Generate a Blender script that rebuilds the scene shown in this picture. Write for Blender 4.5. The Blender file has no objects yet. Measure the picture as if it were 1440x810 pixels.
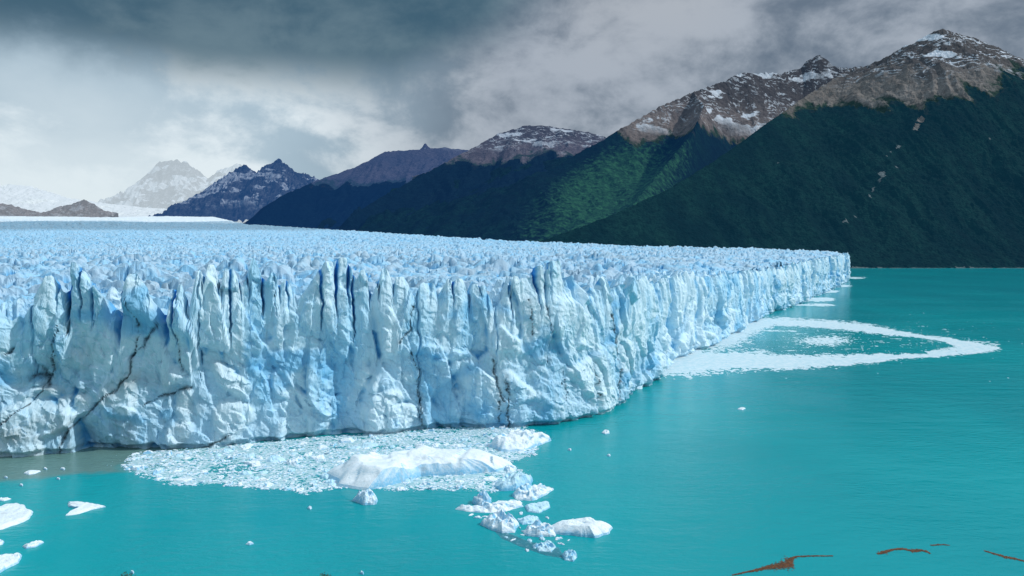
import bpy, math, random
import numpy as np
random.seed(7)
C = bpy.context.scene
COL = C.collection

# ------------------------------------------------------------------ camera
F = 1028.0            # focal length in photo pixels (1440 wide)
H = 75.0              # metres above the lake
PITCH = math.atan(55.0 / F)
cam_d = bpy.data.cameras.new('camera'); cam = bpy.data.objects.new('camera', cam_d); COL.objects.link(cam)
cam_d.sensor_width = 36; cam_d.lens = 36 * F / 1440; cam_d.clip_start = 1; cam_d.clip_end = 80000
cam.location = (0, 0, H); cam.rotation_euler = (math.pi / 2 - PITCH, 0, 0)
C.camera = cam
cp, sp = math.cos(PITCH), math.sin(PITCH)

def ray(px, py):
    a = (px - 720) / F; b = (405 - py) / F
    return np.array([a, cp + b * sp, -sp + b * cp])
def at(px, py, d):                      # point on that sight line, d metres ahead
    r = ray(px, py); r = r * (d / r[1]); return np.array([r[0], r[1], H + r[2]])
def water_at(px, py, z=0.0):            # point on the lake
    r = ray(px, py); t = (z - H) / r[2]; return np.array([r[0] * t, r[1] * t])
def px_of(X, Y):                        # rough photo column of a point near the water
    return 720 + F * X / (Y * cp + 0.0)

# ------------------------------------------------------------------ noise
def hsh(ix, iy, seed):
    with np.errstate(over='ignore'):
        ix = ix.astype(np.int64); iy = iy.astype(np.int64)
        h = (ix * 374761393 + iy * 668265263 + seed * 1442695041) & 0xffffffff
        h = ((h ^ (h >> 13)) * 1274126177) & 0xffffffff
        h = ((h ^ (h >> 16)) * 2246822519) & 0xffffffff
        h = h ^ (h >> 15)
    return (h & 0xffffff).astype(np.float64) / 16777216.0
def pn(x, y, seed=0):
    x = np.asarray(x, float); y = np.asarray(y, float) + np.zeros_like(x); x = x + np.zeros_like(y)
    x0 = np.floor(x); y0 = np.floor(y); fx = x - x0; fy = y - y0
    u = fx * fx * fx * (fx * (fx * 6 - 15) + 10); v = fy * fy * fy * (fy * (fy * 6 - 15) + 10)
    def g(ox, oy):
        a = hsh(x0 + ox, y0 + oy, seed) * 2 * math.pi
        return np.cos(a) * (fx - ox) + np.sin(a) * (fy - oy)
    n0 = g(0, 0) * (1 - u) + g(1, 0) * u; n1 = g(0, 1) * (1 - u) + g(1, 1) * u
    return 1.45 * (n0 * (1 - v) + n1 * v)
def fbm(x, y, seed=0, oct=4, gain=.5):
    s = 0; a = 1; t = 0
    for o in range(oct):
        s = s + a * pn(x * 2 ** o + 17.3 * o, y * 2 ** o + 9.1 * o, seed + o); t += a; a *= gain
    return s / t
def ridged(x, y, seed=0, oct=4, gain=.5):
    s = 0; a = 1; t = 0
    for o in range(oct):
        s = s + a * (1 - 2 * np.abs(pn(x * 2 ** o + 31.3 * o, y * 2 ** o + 7.7 * o, seed + o))); t += a; a *= gain
    return s / t
def facets(x, y, seed=0, tilt=.9, k=1.0):
    """upper envelope of randomly tilted planes: creased, faceted ice"""
    x0 = np.floor(x); y0 = np.floor(y); best = np.full(np.shape(x), -9.0)
    for ox in (-1, 0, 1):
        for oy in (-1, 0, 1):
            cx = x0 + ox; cy = y0 + oy
            dx = x - (cx + .15 + .7 * hsh(cx, cy, seed)); dy = y - (cy + .15 + .7 * hsh(cx, cy, seed + 1))
            v = (hsh(cx, cy, seed + 2) - .5) * .9 + tilt * ((hsh(cx, cy, seed + 3) - .5) * dx + (hsh(cx, cy, seed + 4) - .5) * dy) \
                - k * (dx * dx + dy * dy)
            best = np.maximum(best, v)
    return best
def planes(x, y, seed=0, tilt=1.0, beta=16.0):
    """flat broken faces meeting in short steep steps"""
    x0 = np.floor(x); y0 = np.floor(y); num = np.zeros(np.shape(x)); den = num + 1e-12
    for ox in (-1, 0, 1):
        for oy in (-1, 0, 1):
            cx = x0 + ox; cy = y0 + oy
            dx = x - (cx + .1 + .8 * hsh(cx, cy, seed)); dy = y - (cy + .1 + .8 * hsh(cx, cy, seed + 1))
            w = np.exp(-beta * (dx * dx + dy * dy))
            v = (hsh(cx, cy, seed + 2) - .5) + tilt * (2 * (hsh(cx, cy, seed + 3) - .5) * dx + 2 * (hsh(cx, cy, seed + 4) - .5) * dy)
            num += w * v; den += w
    return num / den
def voro(x, y, seed=0):
    x0 = np.floor(x); y0 = np.floor(y)
    f1 = np.full(np.shape(x), 9.0); f2 = f1.copy(); r = np.zeros(np.shape(x)); sx = r.copy(); sy = r.copy()
    for ox in (-1, 0, 1):
        for oy in (-1, 0, 1):
            cx = x0 + ox; cy = y0 + oy
            dx = x - (cx + .1 + .8 * hsh(cx, cy, seed)); dy = y - (cy + .1 + .8 * hsh(cx, cy, seed + 1))
            d = np.sqrt(dx * dx + dy * dy); m = d < f1
            f2 = np.where(m, f1, np.minimum(f2, d)); f1 = np.where(m, d, f1)
            r = np.where(m, hsh(cx, cy, seed + 2), r); sx = np.where(m, dx, sx); sy = np.where(m, dy, sy)
    return f1, f2, r, sx, sy
def ss(a, b, x):
    t = np.clip((x - a) / (b - a), 0, 1); return t * t * (3 - 2 * t)

# ------------------------------------------------------------------ objects
def tag(o, label=None, cat=None, group=None, kind=None):
    if label: o['label'] = label
    if cat: o['category'] = cat
    if group: o['group'] = group
    if kind: o['kind'] = kind
    return o
def empty(name, loc=(0, 0, 0)):
    o = bpy.data.objects.new(name, None); COL.objects.link(o); o.location = loc; return o
def mesh_obj(name, V, Q, mat, parent=None, attr=None, smooth=True, tri=False, loc=None):
    n = 3 if tri else 4
    V = np.asarray(V, np.float32); Q = np.asarray(Q, np.int32)
    me = bpy.data.meshes.new(name)
    me.vertices.add(len(V)); me.vertices.foreach_set('co', V.ravel())
    me.loops.add(Q.size); me.loops.foreach_set('vertex_index', Q.ravel())
    me.polygons.add(len(Q)); me.polygons.foreach_set('loop_start', np.arange(0, Q.size, n, dtype=np.int32))
    me.polygons.foreach_set('loop_total', np.full(len(Q), n, np.int32))
    me.polygons.foreach_set('use_smooth', np.full(len(Q), smooth, bool))
    me.update(calc_edges=True); me.validate()
    if attr is not None:
        a = me.color_attributes.new('tint', 'FLOAT_COLOR', 'POINT')
        A = np.ones((len(V), 4), np.float32); A[:, :3] = np.clip(attr, 0, 1); a.data.foreach_set('color', A.ravel())
    me.materials.append(mat)
    o = bpy.data.objects.new(name, me); COL.objects.link(o)
    if parent: o.parent = parent
    if loc is not None: o.location = loc
    return o
def grid_quads(nr, nc):
    i = np.arange(nr * nc).reshape(nr, nc)
    return np.stack([i[:-1, :-1], i[:-1, 1:], i[1:, 1:], i[1:, :-1]], -1).reshape(-1, 4)
def compact(V, Q, attr=None):
    used = np.unique(Q); mp = np.full(len(V), -1); mp[used] = np.arange(len(used))
    return V[used], mp[Q], (None if attr is None else attr[used])

# ------------------------------------------------------------------ node helper
class NT:
    def __init__(s, name):
        s.m = bpy.data.materials.new(name); s.m.use_nodes = True; s.t = s.m.node_tree
        s.b = s.t.nodes['Principled BSDF']; s.out = s.t.nodes['Material Output']
    def n(s, typ, **kw):
        nd = s.t.nodes.new(typ)
        for k, v in kw.items():
            if k.startswith('i_'): nd.inputs[k[2:].replace('_', ' ')].default_value = v
            else: setattr(nd, k, v)
        return nd
    def link(s, a, b): s.t.links.new(a, b)
    def setin(s, sock, v):
        if isinstance(v, bpy.types.NodeSocket): s.link(v, sock)
        else: sock.default_value = v
    def math(s, op, a, b=0.0, clamp=False):
        nd = s.n('ShaderNodeMath', operation=op, use_clamp=clamp); s.setin(nd.inputs[0], a); s.setin(nd.inputs[1], b); return nd.outputs[0]
    def mix(s, f, a, b, blend='MIX'):
        nd = s.n('ShaderNodeMix', data_type='RGBA', blend_type=blend)
        s.setin(nd.inputs[0], f); s.setin(nd.inputs[6], a if isinstance(a, bpy.types.NodeSocket) else (*a, 1)); s.setin(nd.inputs[7], b if isinstance(b, bpy.types.NodeSocket) else (*b, 1)); return nd.outputs[2]
    def ramp(s, v, a, b, lo=0.0, hi=1.0):
        nd = s.n('ShaderNodeMapRange', interpolation_type='SMOOTHSTEP'); s.setin(nd.inputs[0], v)
        for k, q in zip((1, 2, 3, 4), (a, b, lo, hi)): s.setin(nd.inputs[k], q)
        return nd.outputs[0]
    def pos(s): return s.n('ShaderNodeNewGeometry').outputs['Position']
    def scaled(s, v, sc):
        nd = s.n('ShaderNodeVectorMath', operation='MULTIPLY'); s.setin(nd.inputs[0], v); nd.inputs[1].default_value = sc; return nd.outputs[0]
    def noise(s, v, scale, detail=4, rough=.55, dist=0.0):
        nd = s.n('ShaderNodeTexNoise'); s.setin(nd.inputs['Vector'], v); nd.inputs['Scale'].default_value = scale
        nd.inputs['Detail'].default_value = detail; nd.inputs['Roughness'].default_value = rough; nd.inputs['Distortion'].default_value = dist
        return nd.outputs['Fac']
    def vor(s, v, scale, feat='F1'):
        nd = s.n('ShaderNodeTexVoronoi', feature=feat); s.setin(nd.inputs['Vector'], v); nd.inputs['Scale'].default_value = scale; return nd.outputs['Distance']
    def bump(s, h, strength, dist, prev=None):
        nd = s.n('ShaderNodeBump'); s.setin(nd.inputs['Height'], h); nd.inputs['Strength'].default_value = strength; nd.inputs['Distance'].default_value = dist
        if prev is not None: s.link(prev, nd.inputs['Normal'])
        return nd.outputs['Normal']
    def sep(s, v):
        nd = s.n('ShaderNodeSeparateXYZ'); s.setin(nd.inputs[0], v); return nd.outputs

# ------------------------------------------------------------------ materials
def ice_material(name, white=(.70, .88, .965), field=False):
    N = NT(name); P = N.pos()
    at_ = N.n('ShaderNodeAttribute', attribute_name='tint'); rgb = N.n('ShaderNodeSeparateColor'); N.link(at_.outputs['Color'], rgb.inputs[0])
    R, G, B = rgb.outputs
    vert = N.scaled(P, (1, 1, .3))
    big = N.noise(vert, .045, 4, .6, .6); med = N.noise(vert, .22, 5, .6); fine = N.noise(P, 1.4, 6, .65)
    blue = N.math('ADD', N.ramp(big, .42, .66, 0, .62), N.ramp(med, .52, .75, 0, .30))
    c = N.mix(blue, white, (.24, .62, .87))
    c = N.mix(N.ramp(fine, .45, .75, 0, .35), c, (.42, .71, .88))
    c = N.mix(N.math('MULTIPLY', B, N.ramp(med, .3, .65, .35, 1)), c, (.46, .50, .50))
    wv = N.n('ShaderNodeVectorMath', operation='ADD'); nv = N.n('ShaderNodeTexNoise'); N.link(P, nv.inputs['Vector']); nv.inputs['Scale'].default_value = .25; nv.inputs['Detail'].default_value = 4
    N.link(N.scaled(nv.outputs['Color'], (3.5, 3.5, 3.5)), wv.inputs[0]); N.link(N.scaled(P, (1, 1, .16)), wv.inputs[1])
    e1 = N.vor(wv.outputs[0], .16, 'DISTANCE_TO_EDGE')
    c = N.mix(N.math('MULTIPLY', N.ramp(e1, .0, .035, 1, 0), N.ramp(big, .45, .62, .0, .5)), c, (.10, .42, .74))
    c = N.mix(N.ramp(R, .10, .62), c, (.17, .52, .80))
    c = N.mix(N.ramp(R, .45, 1.0), c, (.03, .33, .88))  # crevasse blue kept bright, light passing through the ice put into colour
    c = N.mix(N.math('MULTIPLY', G, N.ramp(fine, .3, .55, .55, 1), clamp=True), c, (.035, .045, .055))
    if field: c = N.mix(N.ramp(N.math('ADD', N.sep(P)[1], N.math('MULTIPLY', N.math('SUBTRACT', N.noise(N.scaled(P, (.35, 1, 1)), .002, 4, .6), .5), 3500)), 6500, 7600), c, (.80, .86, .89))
    N.link(c, N.b.inputs['Base Color'])
    N.b.inputs['Roughness'].default_value = .5; N.b.inputs['Specular IOR Level'].default_value = .3
    n1 = N.bump(N.noise(vert, .9, 6, .65), .8, .6); n2 = N.bump(N.noise(P, 3.5, 4, .6), .6, .25, n1)
    N.link(n2, N.b.inputs['Normal'])
    return N.m
ICE = ice_material('glacier_ice')
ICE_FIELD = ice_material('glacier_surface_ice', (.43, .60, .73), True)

def floe_material(name, top=(.84, .90, .93), side=(.20, .55, .80)):
    N = NT(name); P = N.pos(); z = N.sep(P)[2]
    g = N.n('ShaderNodeNewGeometry'); nz = N.sep(g.outputs['Normal'])[2]
    nse = N.noise(P, .9, 5, .6)
    c = N.mix(N.math('MULTIPLY', N.ramp(nz, .25, .8, 1, 0), N.ramp(nse, .3, .6, .5, 1)), top, side)  # steep faces coloured bluer: broken ice plus shade put into the colour
    c = N.mix(N.ramp(nse, .52, .75, 0, .5), c, (.50, .72, .80))
    c = N.mix(N.math('MULTIPLY', N.ramp(N.noise(N.scaled(P, (.5, 1, .3)), .35, 5, .7, .6), .56, .70), .45), c, (.40, .44, .45))
    c = N.mix(N.ramp(z, -.05, .12, .75, 0), c, (.05, .33, .42))
    N.link(c, N.b.inputs['Base Color']); N.b.inputs['Roughness'].default_value = .45
    N.link(N.bump(N.noise(P, 2.2, 6, .65), .8, .25), N.b.inputs['Normal'])
    return N.m
FLOE = floe_material('floe_ice'); BLUEBERG = floe_material('blue_floe_ice', (.55, .78, .88), (.16, .52, .78))
DIRTYFLOE = floe_material('dirty_floe_ice', (.52, .62, .66), (.22, .38, .44))
SUNK = floe_material('sunken_floe_ice', (.012, .17, .22), (.01, .13, .20))

def water_material():
    N = NT('lake_water'); P = N.pos(); x, y, z = N.sep(P)
    big = N.noise(N.scaled(P, (1, .5, 1)), .006, 3, .5, .4)
    c = N.mix(N.ramp(big, .3, .7), (.0, .27, .305), (.0, .345, .37))
    # darker towards the middle distance, silt by the foot of the wall
    far = N.ramp(y, 350, 1500); c = N.mix(N.math('MULTIPLY', far, .5), c, (.0, .205, .245))
    nz = N.noise(P, .05, 4, .6)
    sx = N.math('ADD', x, N.math('MULTIPLY', N.math('SUBTRACT', nz, .5), 70)); sy = N.math('SUBTRACT', y, N.math('MULTIPLY', x, .40))
    silt = N.math('MULTIPLY', N.ramp(sx, -132, -108, 1, 0), N.ramp(N.math('ADD', sy, N.math('MULTIPLY', N.math('SUBTRACT', nz, .5), 40)), 292, 303))
    c = N.mix(N.math('MULTIPLY', silt, .85), c, (.155, .235, .205))
    N.link(c, N.b.inputs['Base Color']); N.b.inputs['Roughness'].default_value = .18; N.b.inputs['Specular IOR Level'].default_value = .22
    w1 = N.noise(N.scaled(P, (.45, 1, 1)), .55, 5, .6, .3); w2 = N.noise(N.scaled(P, (.5, 1, 1)), .11, 3, .5)
    N.link(N.bump(N.math('MULTIPLY', w1, N.ramp(N.noise(N.scaled(P, (.5, 1, 1)), .012, 4, .6, .5), .35, .65, .35, 1.3)), .5, .6, N.bump(w2, .35, 1.2)), N.b.inputs['Normal'])
    return N.m
WATER = water_material()

def rock_material(name, rock, rock2, snow=.5, haze=(.1, .2, .4), hz=0.0, snow_z=900, strata=0.012, psc=.0042, dark_z=None, led_amt=1.0, pth=.575, scrub=(.012, .038, .026)):
    N = NT(name); P = N.pos(); x, y, z = N.sep(P)
    g = N.n('ShaderNodeNewGeometry'); nz = N.sep(g.outputs['True Normal'])[2]
    n1 = N.noise(P, .004, 5, .6, .5); n2 = N.noise(P, .03, 6, .65)
    c = N.mix(N.ramp(n1, .35, .65), rock, rock2)
    c = N.mix(N.ramp(n2, .4, .7, 0, .6), c, tuple(v * .35 for v in rock))
    if dark_z: c = N.mix(N.ramp(z, 560, 760, .85, 0), c, (.10, .14, .15))
    # ledges holding old snow
    if dark_z: c = N.mix(N.ramp(N.math('ADD', z, N.math('MULTIPLY', N.math('SUBTRACT', n1, .5), 700)), dark_z, dark_z + 220, 0, .8), c, (.045, .042, .045))
    zz = N.math('ADD', N.math('MULTIPLY', N.math('ADD', z, N.math('MULTIPLY', x, .10)), strata), N.math('MULTIPLY', n1, 9.0))
    zz = N.math('ADD', zz, N.math('MULTIPLY', n2, 1.6))
    band = N.math('FRACT', zz)
    led = N.math('MULTIPLY', N.ramp(band, .62, .78), N.math('MULTIPLY', N.ramp(N.noise(P, .011, 4, .6), .45, .60), led_amt))
    hi = N.ramp(N.math('ADD', z, N.math('MULTIPLY', N.math('SUBTRACT', n1, .5), 500)), snow_z, snow_z + 260)
    patch = N.math('MULTIPLY', N.ramp(N.noise(N.scaled(P, (1, 1, 2.5)), psc, 4, .55), pth, pth + .03), N.ramp(nz, .2, .5))
    sn = N.math('MULTIPLY', N.math('MAXIMUM', led, patch), N.math('MULTIPLY', hi, snow))
    c = N.mix(sn, c, (.62, .66, .72))
    ta = N.n('ShaderNodeAttribute', attribute_name='tint').outputs['Fac']
    c = N.mix(N.ramp(N.math('ADD', ta, N.math('SUBTRACT', N.noise(P, .035, 5, .65), .5)), .45, .85), c, scrub)
    N.link(c, N.b.inputs['Base Color']); N.b.inputs['Roughness'].default_value = .9; N.b.inputs['Specular IOR Level'].default_value = .1
    N.link(N.bump(n2, 1.0, 18), N.b.inputs['Normal'])
    add_haze(N, haze, hz)
    return N.m
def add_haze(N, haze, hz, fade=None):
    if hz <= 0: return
    e = N.n('ShaderNodeEmission'); e.inputs[0].default_value = (*haze, 1)  # even glow paints aerial haze and softens the slope shading
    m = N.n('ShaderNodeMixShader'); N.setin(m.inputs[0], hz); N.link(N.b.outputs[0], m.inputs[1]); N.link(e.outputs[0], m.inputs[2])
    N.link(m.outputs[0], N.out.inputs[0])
def forest_material(name, dark, light, haze, hz, patch=None):
    N = NT(name); P = N.pos(); x, y, z = N.sep(P)
    crowns = N.vor(P, .11); n1 = N.noise(P, .0035, 5, .6, .4); n2 = N.noise(P, .03, 5, .7)
    fall = N.noise(N.scaled(P, (1, .18, .18)), .012, 5, .6, .4)
    c = N.mix(N.ramp(N.math('ADD', N.math('MULTIPLY', n1, .5), N.math('MULTIPLY', fall, .5)), .40, .62), dark, light)
    c = N.mix(N.ramp(n2, .4, .68, 0, .75), c, tuple(v * .35 for v in dark))
    c = N.mix(N.ramp(crowns, .35, .8, 0, .5), c, tuple(v * .3 for v in dark))
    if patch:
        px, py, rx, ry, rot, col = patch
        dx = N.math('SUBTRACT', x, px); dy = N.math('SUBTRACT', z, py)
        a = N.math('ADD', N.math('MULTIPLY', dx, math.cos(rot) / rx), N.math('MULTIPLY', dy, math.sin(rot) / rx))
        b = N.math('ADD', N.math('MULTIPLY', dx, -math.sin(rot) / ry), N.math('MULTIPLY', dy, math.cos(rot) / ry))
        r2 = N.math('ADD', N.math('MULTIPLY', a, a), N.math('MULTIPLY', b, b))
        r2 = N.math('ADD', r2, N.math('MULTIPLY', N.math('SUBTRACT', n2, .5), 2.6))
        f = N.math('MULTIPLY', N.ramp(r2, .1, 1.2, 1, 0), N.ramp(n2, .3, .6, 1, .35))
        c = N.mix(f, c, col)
    ta = N.n('ShaderNodeAttribute', attribute_name='tint').outputs['Fac']
    c = N.mix(N.ramp(N.math('ADD', ta, N.math('SUBTRACT', n2, .5)), .75, 1.2, 0, .6), c, (.075, .075, .06))
    N.link(c, N.b.inputs['Base Color']); N.b.inputs['Roughness'].default_value = .95; N.b.inputs['Specular IOR Level'].default_value = .05
    N.link(N.bump(crowns, .8, 5), N.b.inputs['Normal'])
    add_haze(N, haze, hz)
    return N.m

# ------------------------------------------------------------------ front line of the glacier
base_px = [(-330, 660), (-180, 650), (-60, 645), (0, 641), (100, 635), (200, 631), (300, 627), (400, 617), (500, 609), (600, 603), (700, 599),
           (760, 596), (795, 590), (830, 580), (865, 566), (893, 550), (912, 532), (935, 515), (965, 499), (1000, 482), (1050, 457), (1085, 439),
           (1120, 428), (1150, 414), (1175, 404), (1190, 394)]
bp = np.array([water_at(*p) for p in base_px])
tipb = np.array([[bp[-1][0] + 8, bp[-1][1] + 60], [bp[-1][0] - 60, bp[-1][1] + 150]])
bp = np.vstack([bp, tipb])
def resample(pts, step_fn):
    """Catmull-Rom through pts, then resample with step depending on distance to the view point"""
    P = np.vstack([2 * pts[0] - pts[1], pts, 2 * pts[-1] - pts[-2]]); out = []
    for i in range(1, len(P) - 2):
        t = np.linspace(0, 1, 60, endpoint=False)[:, None]
        p0, p1, p2, p3 = P[i - 1], P[i], P[i + 1], P[i + 2]
        out.append(.5 * (2 * p1 + (p2 - p0) * t + (2 * p0 - 5 * p1 + 4 * p2 - p3) * t ** 2 + (3 * p1 - p0 - 3 * p2 + p3) * t ** 3))
    D = np.vstack(out + [P[-2][None]]); s = np.r_[0, np.cumsum(np.linalg.norm(np.diff(D, axis=0), axis=1))]
    ks = [0.0]
    while ks[-1] < s[-1]:
        x = np.interp(ks[-1], s, D[:, 0]); y = np.interp(ks[-1], s, D[:, 1]); ks.append(ks[-1] + step_fn(math.hypot(x, y)))
    ks = np.array(ks[:-1])
    return np.stack([np.interp(ks, s, D[:, 0]), np.interp(ks, s, D[:, 1])], 1), ks
FP, FS = resample(bp, lambda d: .00145 * d)
T = np.gradient(FP, axis=0); T /= np.linalg.norm(T, axis=1)[:, None]
k = 41
pad = np.vstack([np.repeat(T[:1], k // 2, 0), T, np.repeat(T[-1:], k // 2, 0)])
T = np.stack([np.convolve(pad[:, i], np.ones(k) / k, 'valid') for i in (0, 1)], 1); T /= np.linalg.norm(T, axis=1)[:, None]
FN = np.stack([T[:, 1], -T[:, 0]], 1)            # outward, towards the lake
FD = np.hypot(FP[:, 0], FP[:, 1]); FPX = 720 + F * FP[:, 0] / FP[:, 1]
def s_of_px(px): return float(np.interp(px, FPX, FS))
def z_of(px, py):                                # height on the wall seen at that pixel
    d = float(np.interp(px, FPX, FP[:, 1])); return at(px, py, d)[2]

# crest heights -----------------------------------------------------------
def crest_line(seed, drop=0.0, named=True, xs=None):
    s = FS; pxs = FPX
    base = np.interp(pxs, [-300, 0, 60, 300, 420, 600, 700, 850, 960, 1040, 1100, 1130, 1190],
                     [53, 51, 49, 45, 45, 47, 51, 53, 56, 51.5, 50.5, 56, 62.5]) + 2.5 * fbm(s / 30, s * 0 + seed, seed, 3)
    rng = np.random.RandomState(seed); top = base.copy()
    near = ss(960, 800, pxs)
    x = 0.0
    while x < s[-1]:
        i = min(np.searchsorted(s, x), len(s) - 1); n = near[i]
        w = rng.uniform(2.5, 6.5) * (1 + .5 * n); hgt = rng.uniform(0, 1) ** 2.2 * (4.0 + (2.5 if named else 8.0) * n) + .3; c = x
        l, r = rng.uniform(.8, 3.2, 2); flat = rng.uniform(.3, 2.8); tl = rng.uniform(-.5, .5)
        zt = base[i] + hgt
        ds = s - c
        tent = zt + tl * np.clip(ds, -flat, flat) - np.where(ds < 0, l, r) * np.maximum(np.abs(ds) - flat, 0)
        top = np.maximum(top, tent); x += w * rng.uniform(.7, 1.6) * (1 + .4 * (1 - n))
    if named:
        # (column, row of the tip, slope left, slope right, half flat width m)
        for (px, py, l, r, fl) in [(66, 388, 2.5, 2.0, 1), (102, 368, 6.0, 1.7, .8), (140, 400, 3, 2, 1), (190, 385, 2.6, 1.8, 1.5), (237, 392, 5, 3, .8), (253, 399, 3, 5, 1),
                                   (281, 379, 6, 2.5, .6), (297, 372, 3, 4, 1.0), (322, 377, 6, 3.2, 1.6), (355, 363, 4.5, 2.6, .5), (383, 383, 2.2, 3, .7), (402, 393, 2, 3, .7),
                                   (462, 367, 1.75, 4, 1.2), (481, 362, 4, 3.0, 1.8), (508, 379, 4, 3.5, .8), (540, 377, 3.5, 3, .9), (562, 389, 4, 2.4, 1.6), (600, 398, 3, 3, 3),
                                   (640, 392, 2, 3, 3), (672, 400, 3, 3, 2.5), (726, 388, 2.4, 3.5, 1.0), (745, 391, 3, 4, 3), (763, 373, 4, 5, 1.4), (785, 367, 3.5, 2.2, 3.5), (817, 384, 3, 2.6, 2.0), (850, 389, 5, 5, 1.6),
                                   (878, 389, 5, 1.2, 4.5), (905, 388, 2, 1, 3)]:
            sc = s_of_px(px); zt = z_of(px, py) - drop; ds = s - sc
            jag = 1.2 * fbm(s / 3.0, s * 0 + px, seed + 8, 3); top = np.maximum(top, zt + jag * ss(0, 3, np.abs(ds)) - .8 * np.where(ds < 0, l, r) * np.maximum(np.abs(ds) - fl, 0))
    return base - drop, top

GROOVES = [(12, 430, 7, 1.6), (40, 470, 6, 1.4), (78, 440, 6, 1.5), (92, 480, 8, 1.3), (111, 455, 7, .9), (128, 470, 6, 1.2), (151, 450, 9, 2.0), (164, 492, 11, 1.8), (176, 440, 6, 1.3),
           (231, 485, 12, 2.6), (246, 500, 7, 1.0), (265, 455, 9, 1.2), (287, 420, 8, 1.3), (308, 430, 8, 1.4), (336, 440, 5, 1.0), (348, 425, 9, 1.5), (368, 455, 9, 1.3), (391, 430, 8, 1.2), (405, 440, 6, 1.4),
           (472, 450, 9, 1.5), (490, 440, 7, 1.4), (520, 440, 8, 1.5), (531, 430, 7, 1.2), (551, 430, 6, 1.1), (587, 600, 3, .8), (615, 420, 8, 1.5), (637, 432, 9, 1.6), (661, 440, 8, 1.3), (675, 430, 6, 1), (697, 540, 3, .8), (718, 430, 6, 1.2),
           (758, 445, 9, 1.6), (777, 420, 7, 1.2), (800, 430, 6, 1.2), (816, 440, 8, 1.8), (837, 470, 4, .8), (854, 470, 11, .9), (893, 430, 6, 2.0), (925, 440, 4, 2), (945, 430, 4, 2.5)]
CRACKS = [  # dark dirty seams on the wall, photo pixels
    ([(-5, 597), (30, 570), (52, 552), (62, 528), (70, 500)], .35), ([(36, 532), (48, 528), (58, 532)], 1.6), ([(50, 520), (60, 545)], .8), ([(72, 640), (92, 600), (130, 572), (160, 545), (183, 522), (186, 500), (200, 487), (218, 455)], .40),
    ([(186, 500), (195, 470), (190, 440), (182, 420)], .30), ([(198, 568), (230, 556), (262, 543)], .38), ([(0, 498), (14, 492)], .5), ([(62, 520), (72, 480), (88, 455)], .3),
    ([(284, 628), (300, 620), (318, 610)], .35), ([(578, 430), (576, 462), (560, 480)], .28), ([(574, 492), (586, 520), (588, 560), (590, 600)], .32), ([(690, 505), (697, 540), (706, 560)], .45),
    ([(706, 530), (712, 560), (716, 600)], .25), ([(768, 430), (772, 470), (770, 510)], .25), ([(790, 520), (788, 560)], .2), ([(852, 440), (860, 480), (862, 520), (858, 560)], .45), ([(826, 510), (828, 560)], .25), ([(100, 390), (96, 430), (94, 470)], .25),
    ([(745, 420), (748, 470)], .2), ([(700, 560), (705, 590)], .25), ([(250, 470), (255, 520)], .18)]

def box_blur(A, r):
    for ax, rr in ((0, r), (1, r)):
        n = A.shape[ax]; c = np.cumsum(np.concatenate([np.zeros_like(np.take(A, [0], ax)), A], ax), ax)
        i1 = np.minimum(np.arange(n) + rr + 1, n); i0 = np.maximum(np.arange(n) - rr, 0)
        sh = [1, 1]; sh[ax] = n
        A = (np.take(c, i1, ax) - np.take(c, i0, ax)) / (i1 - i0).reshape(sh)
    return A

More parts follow.
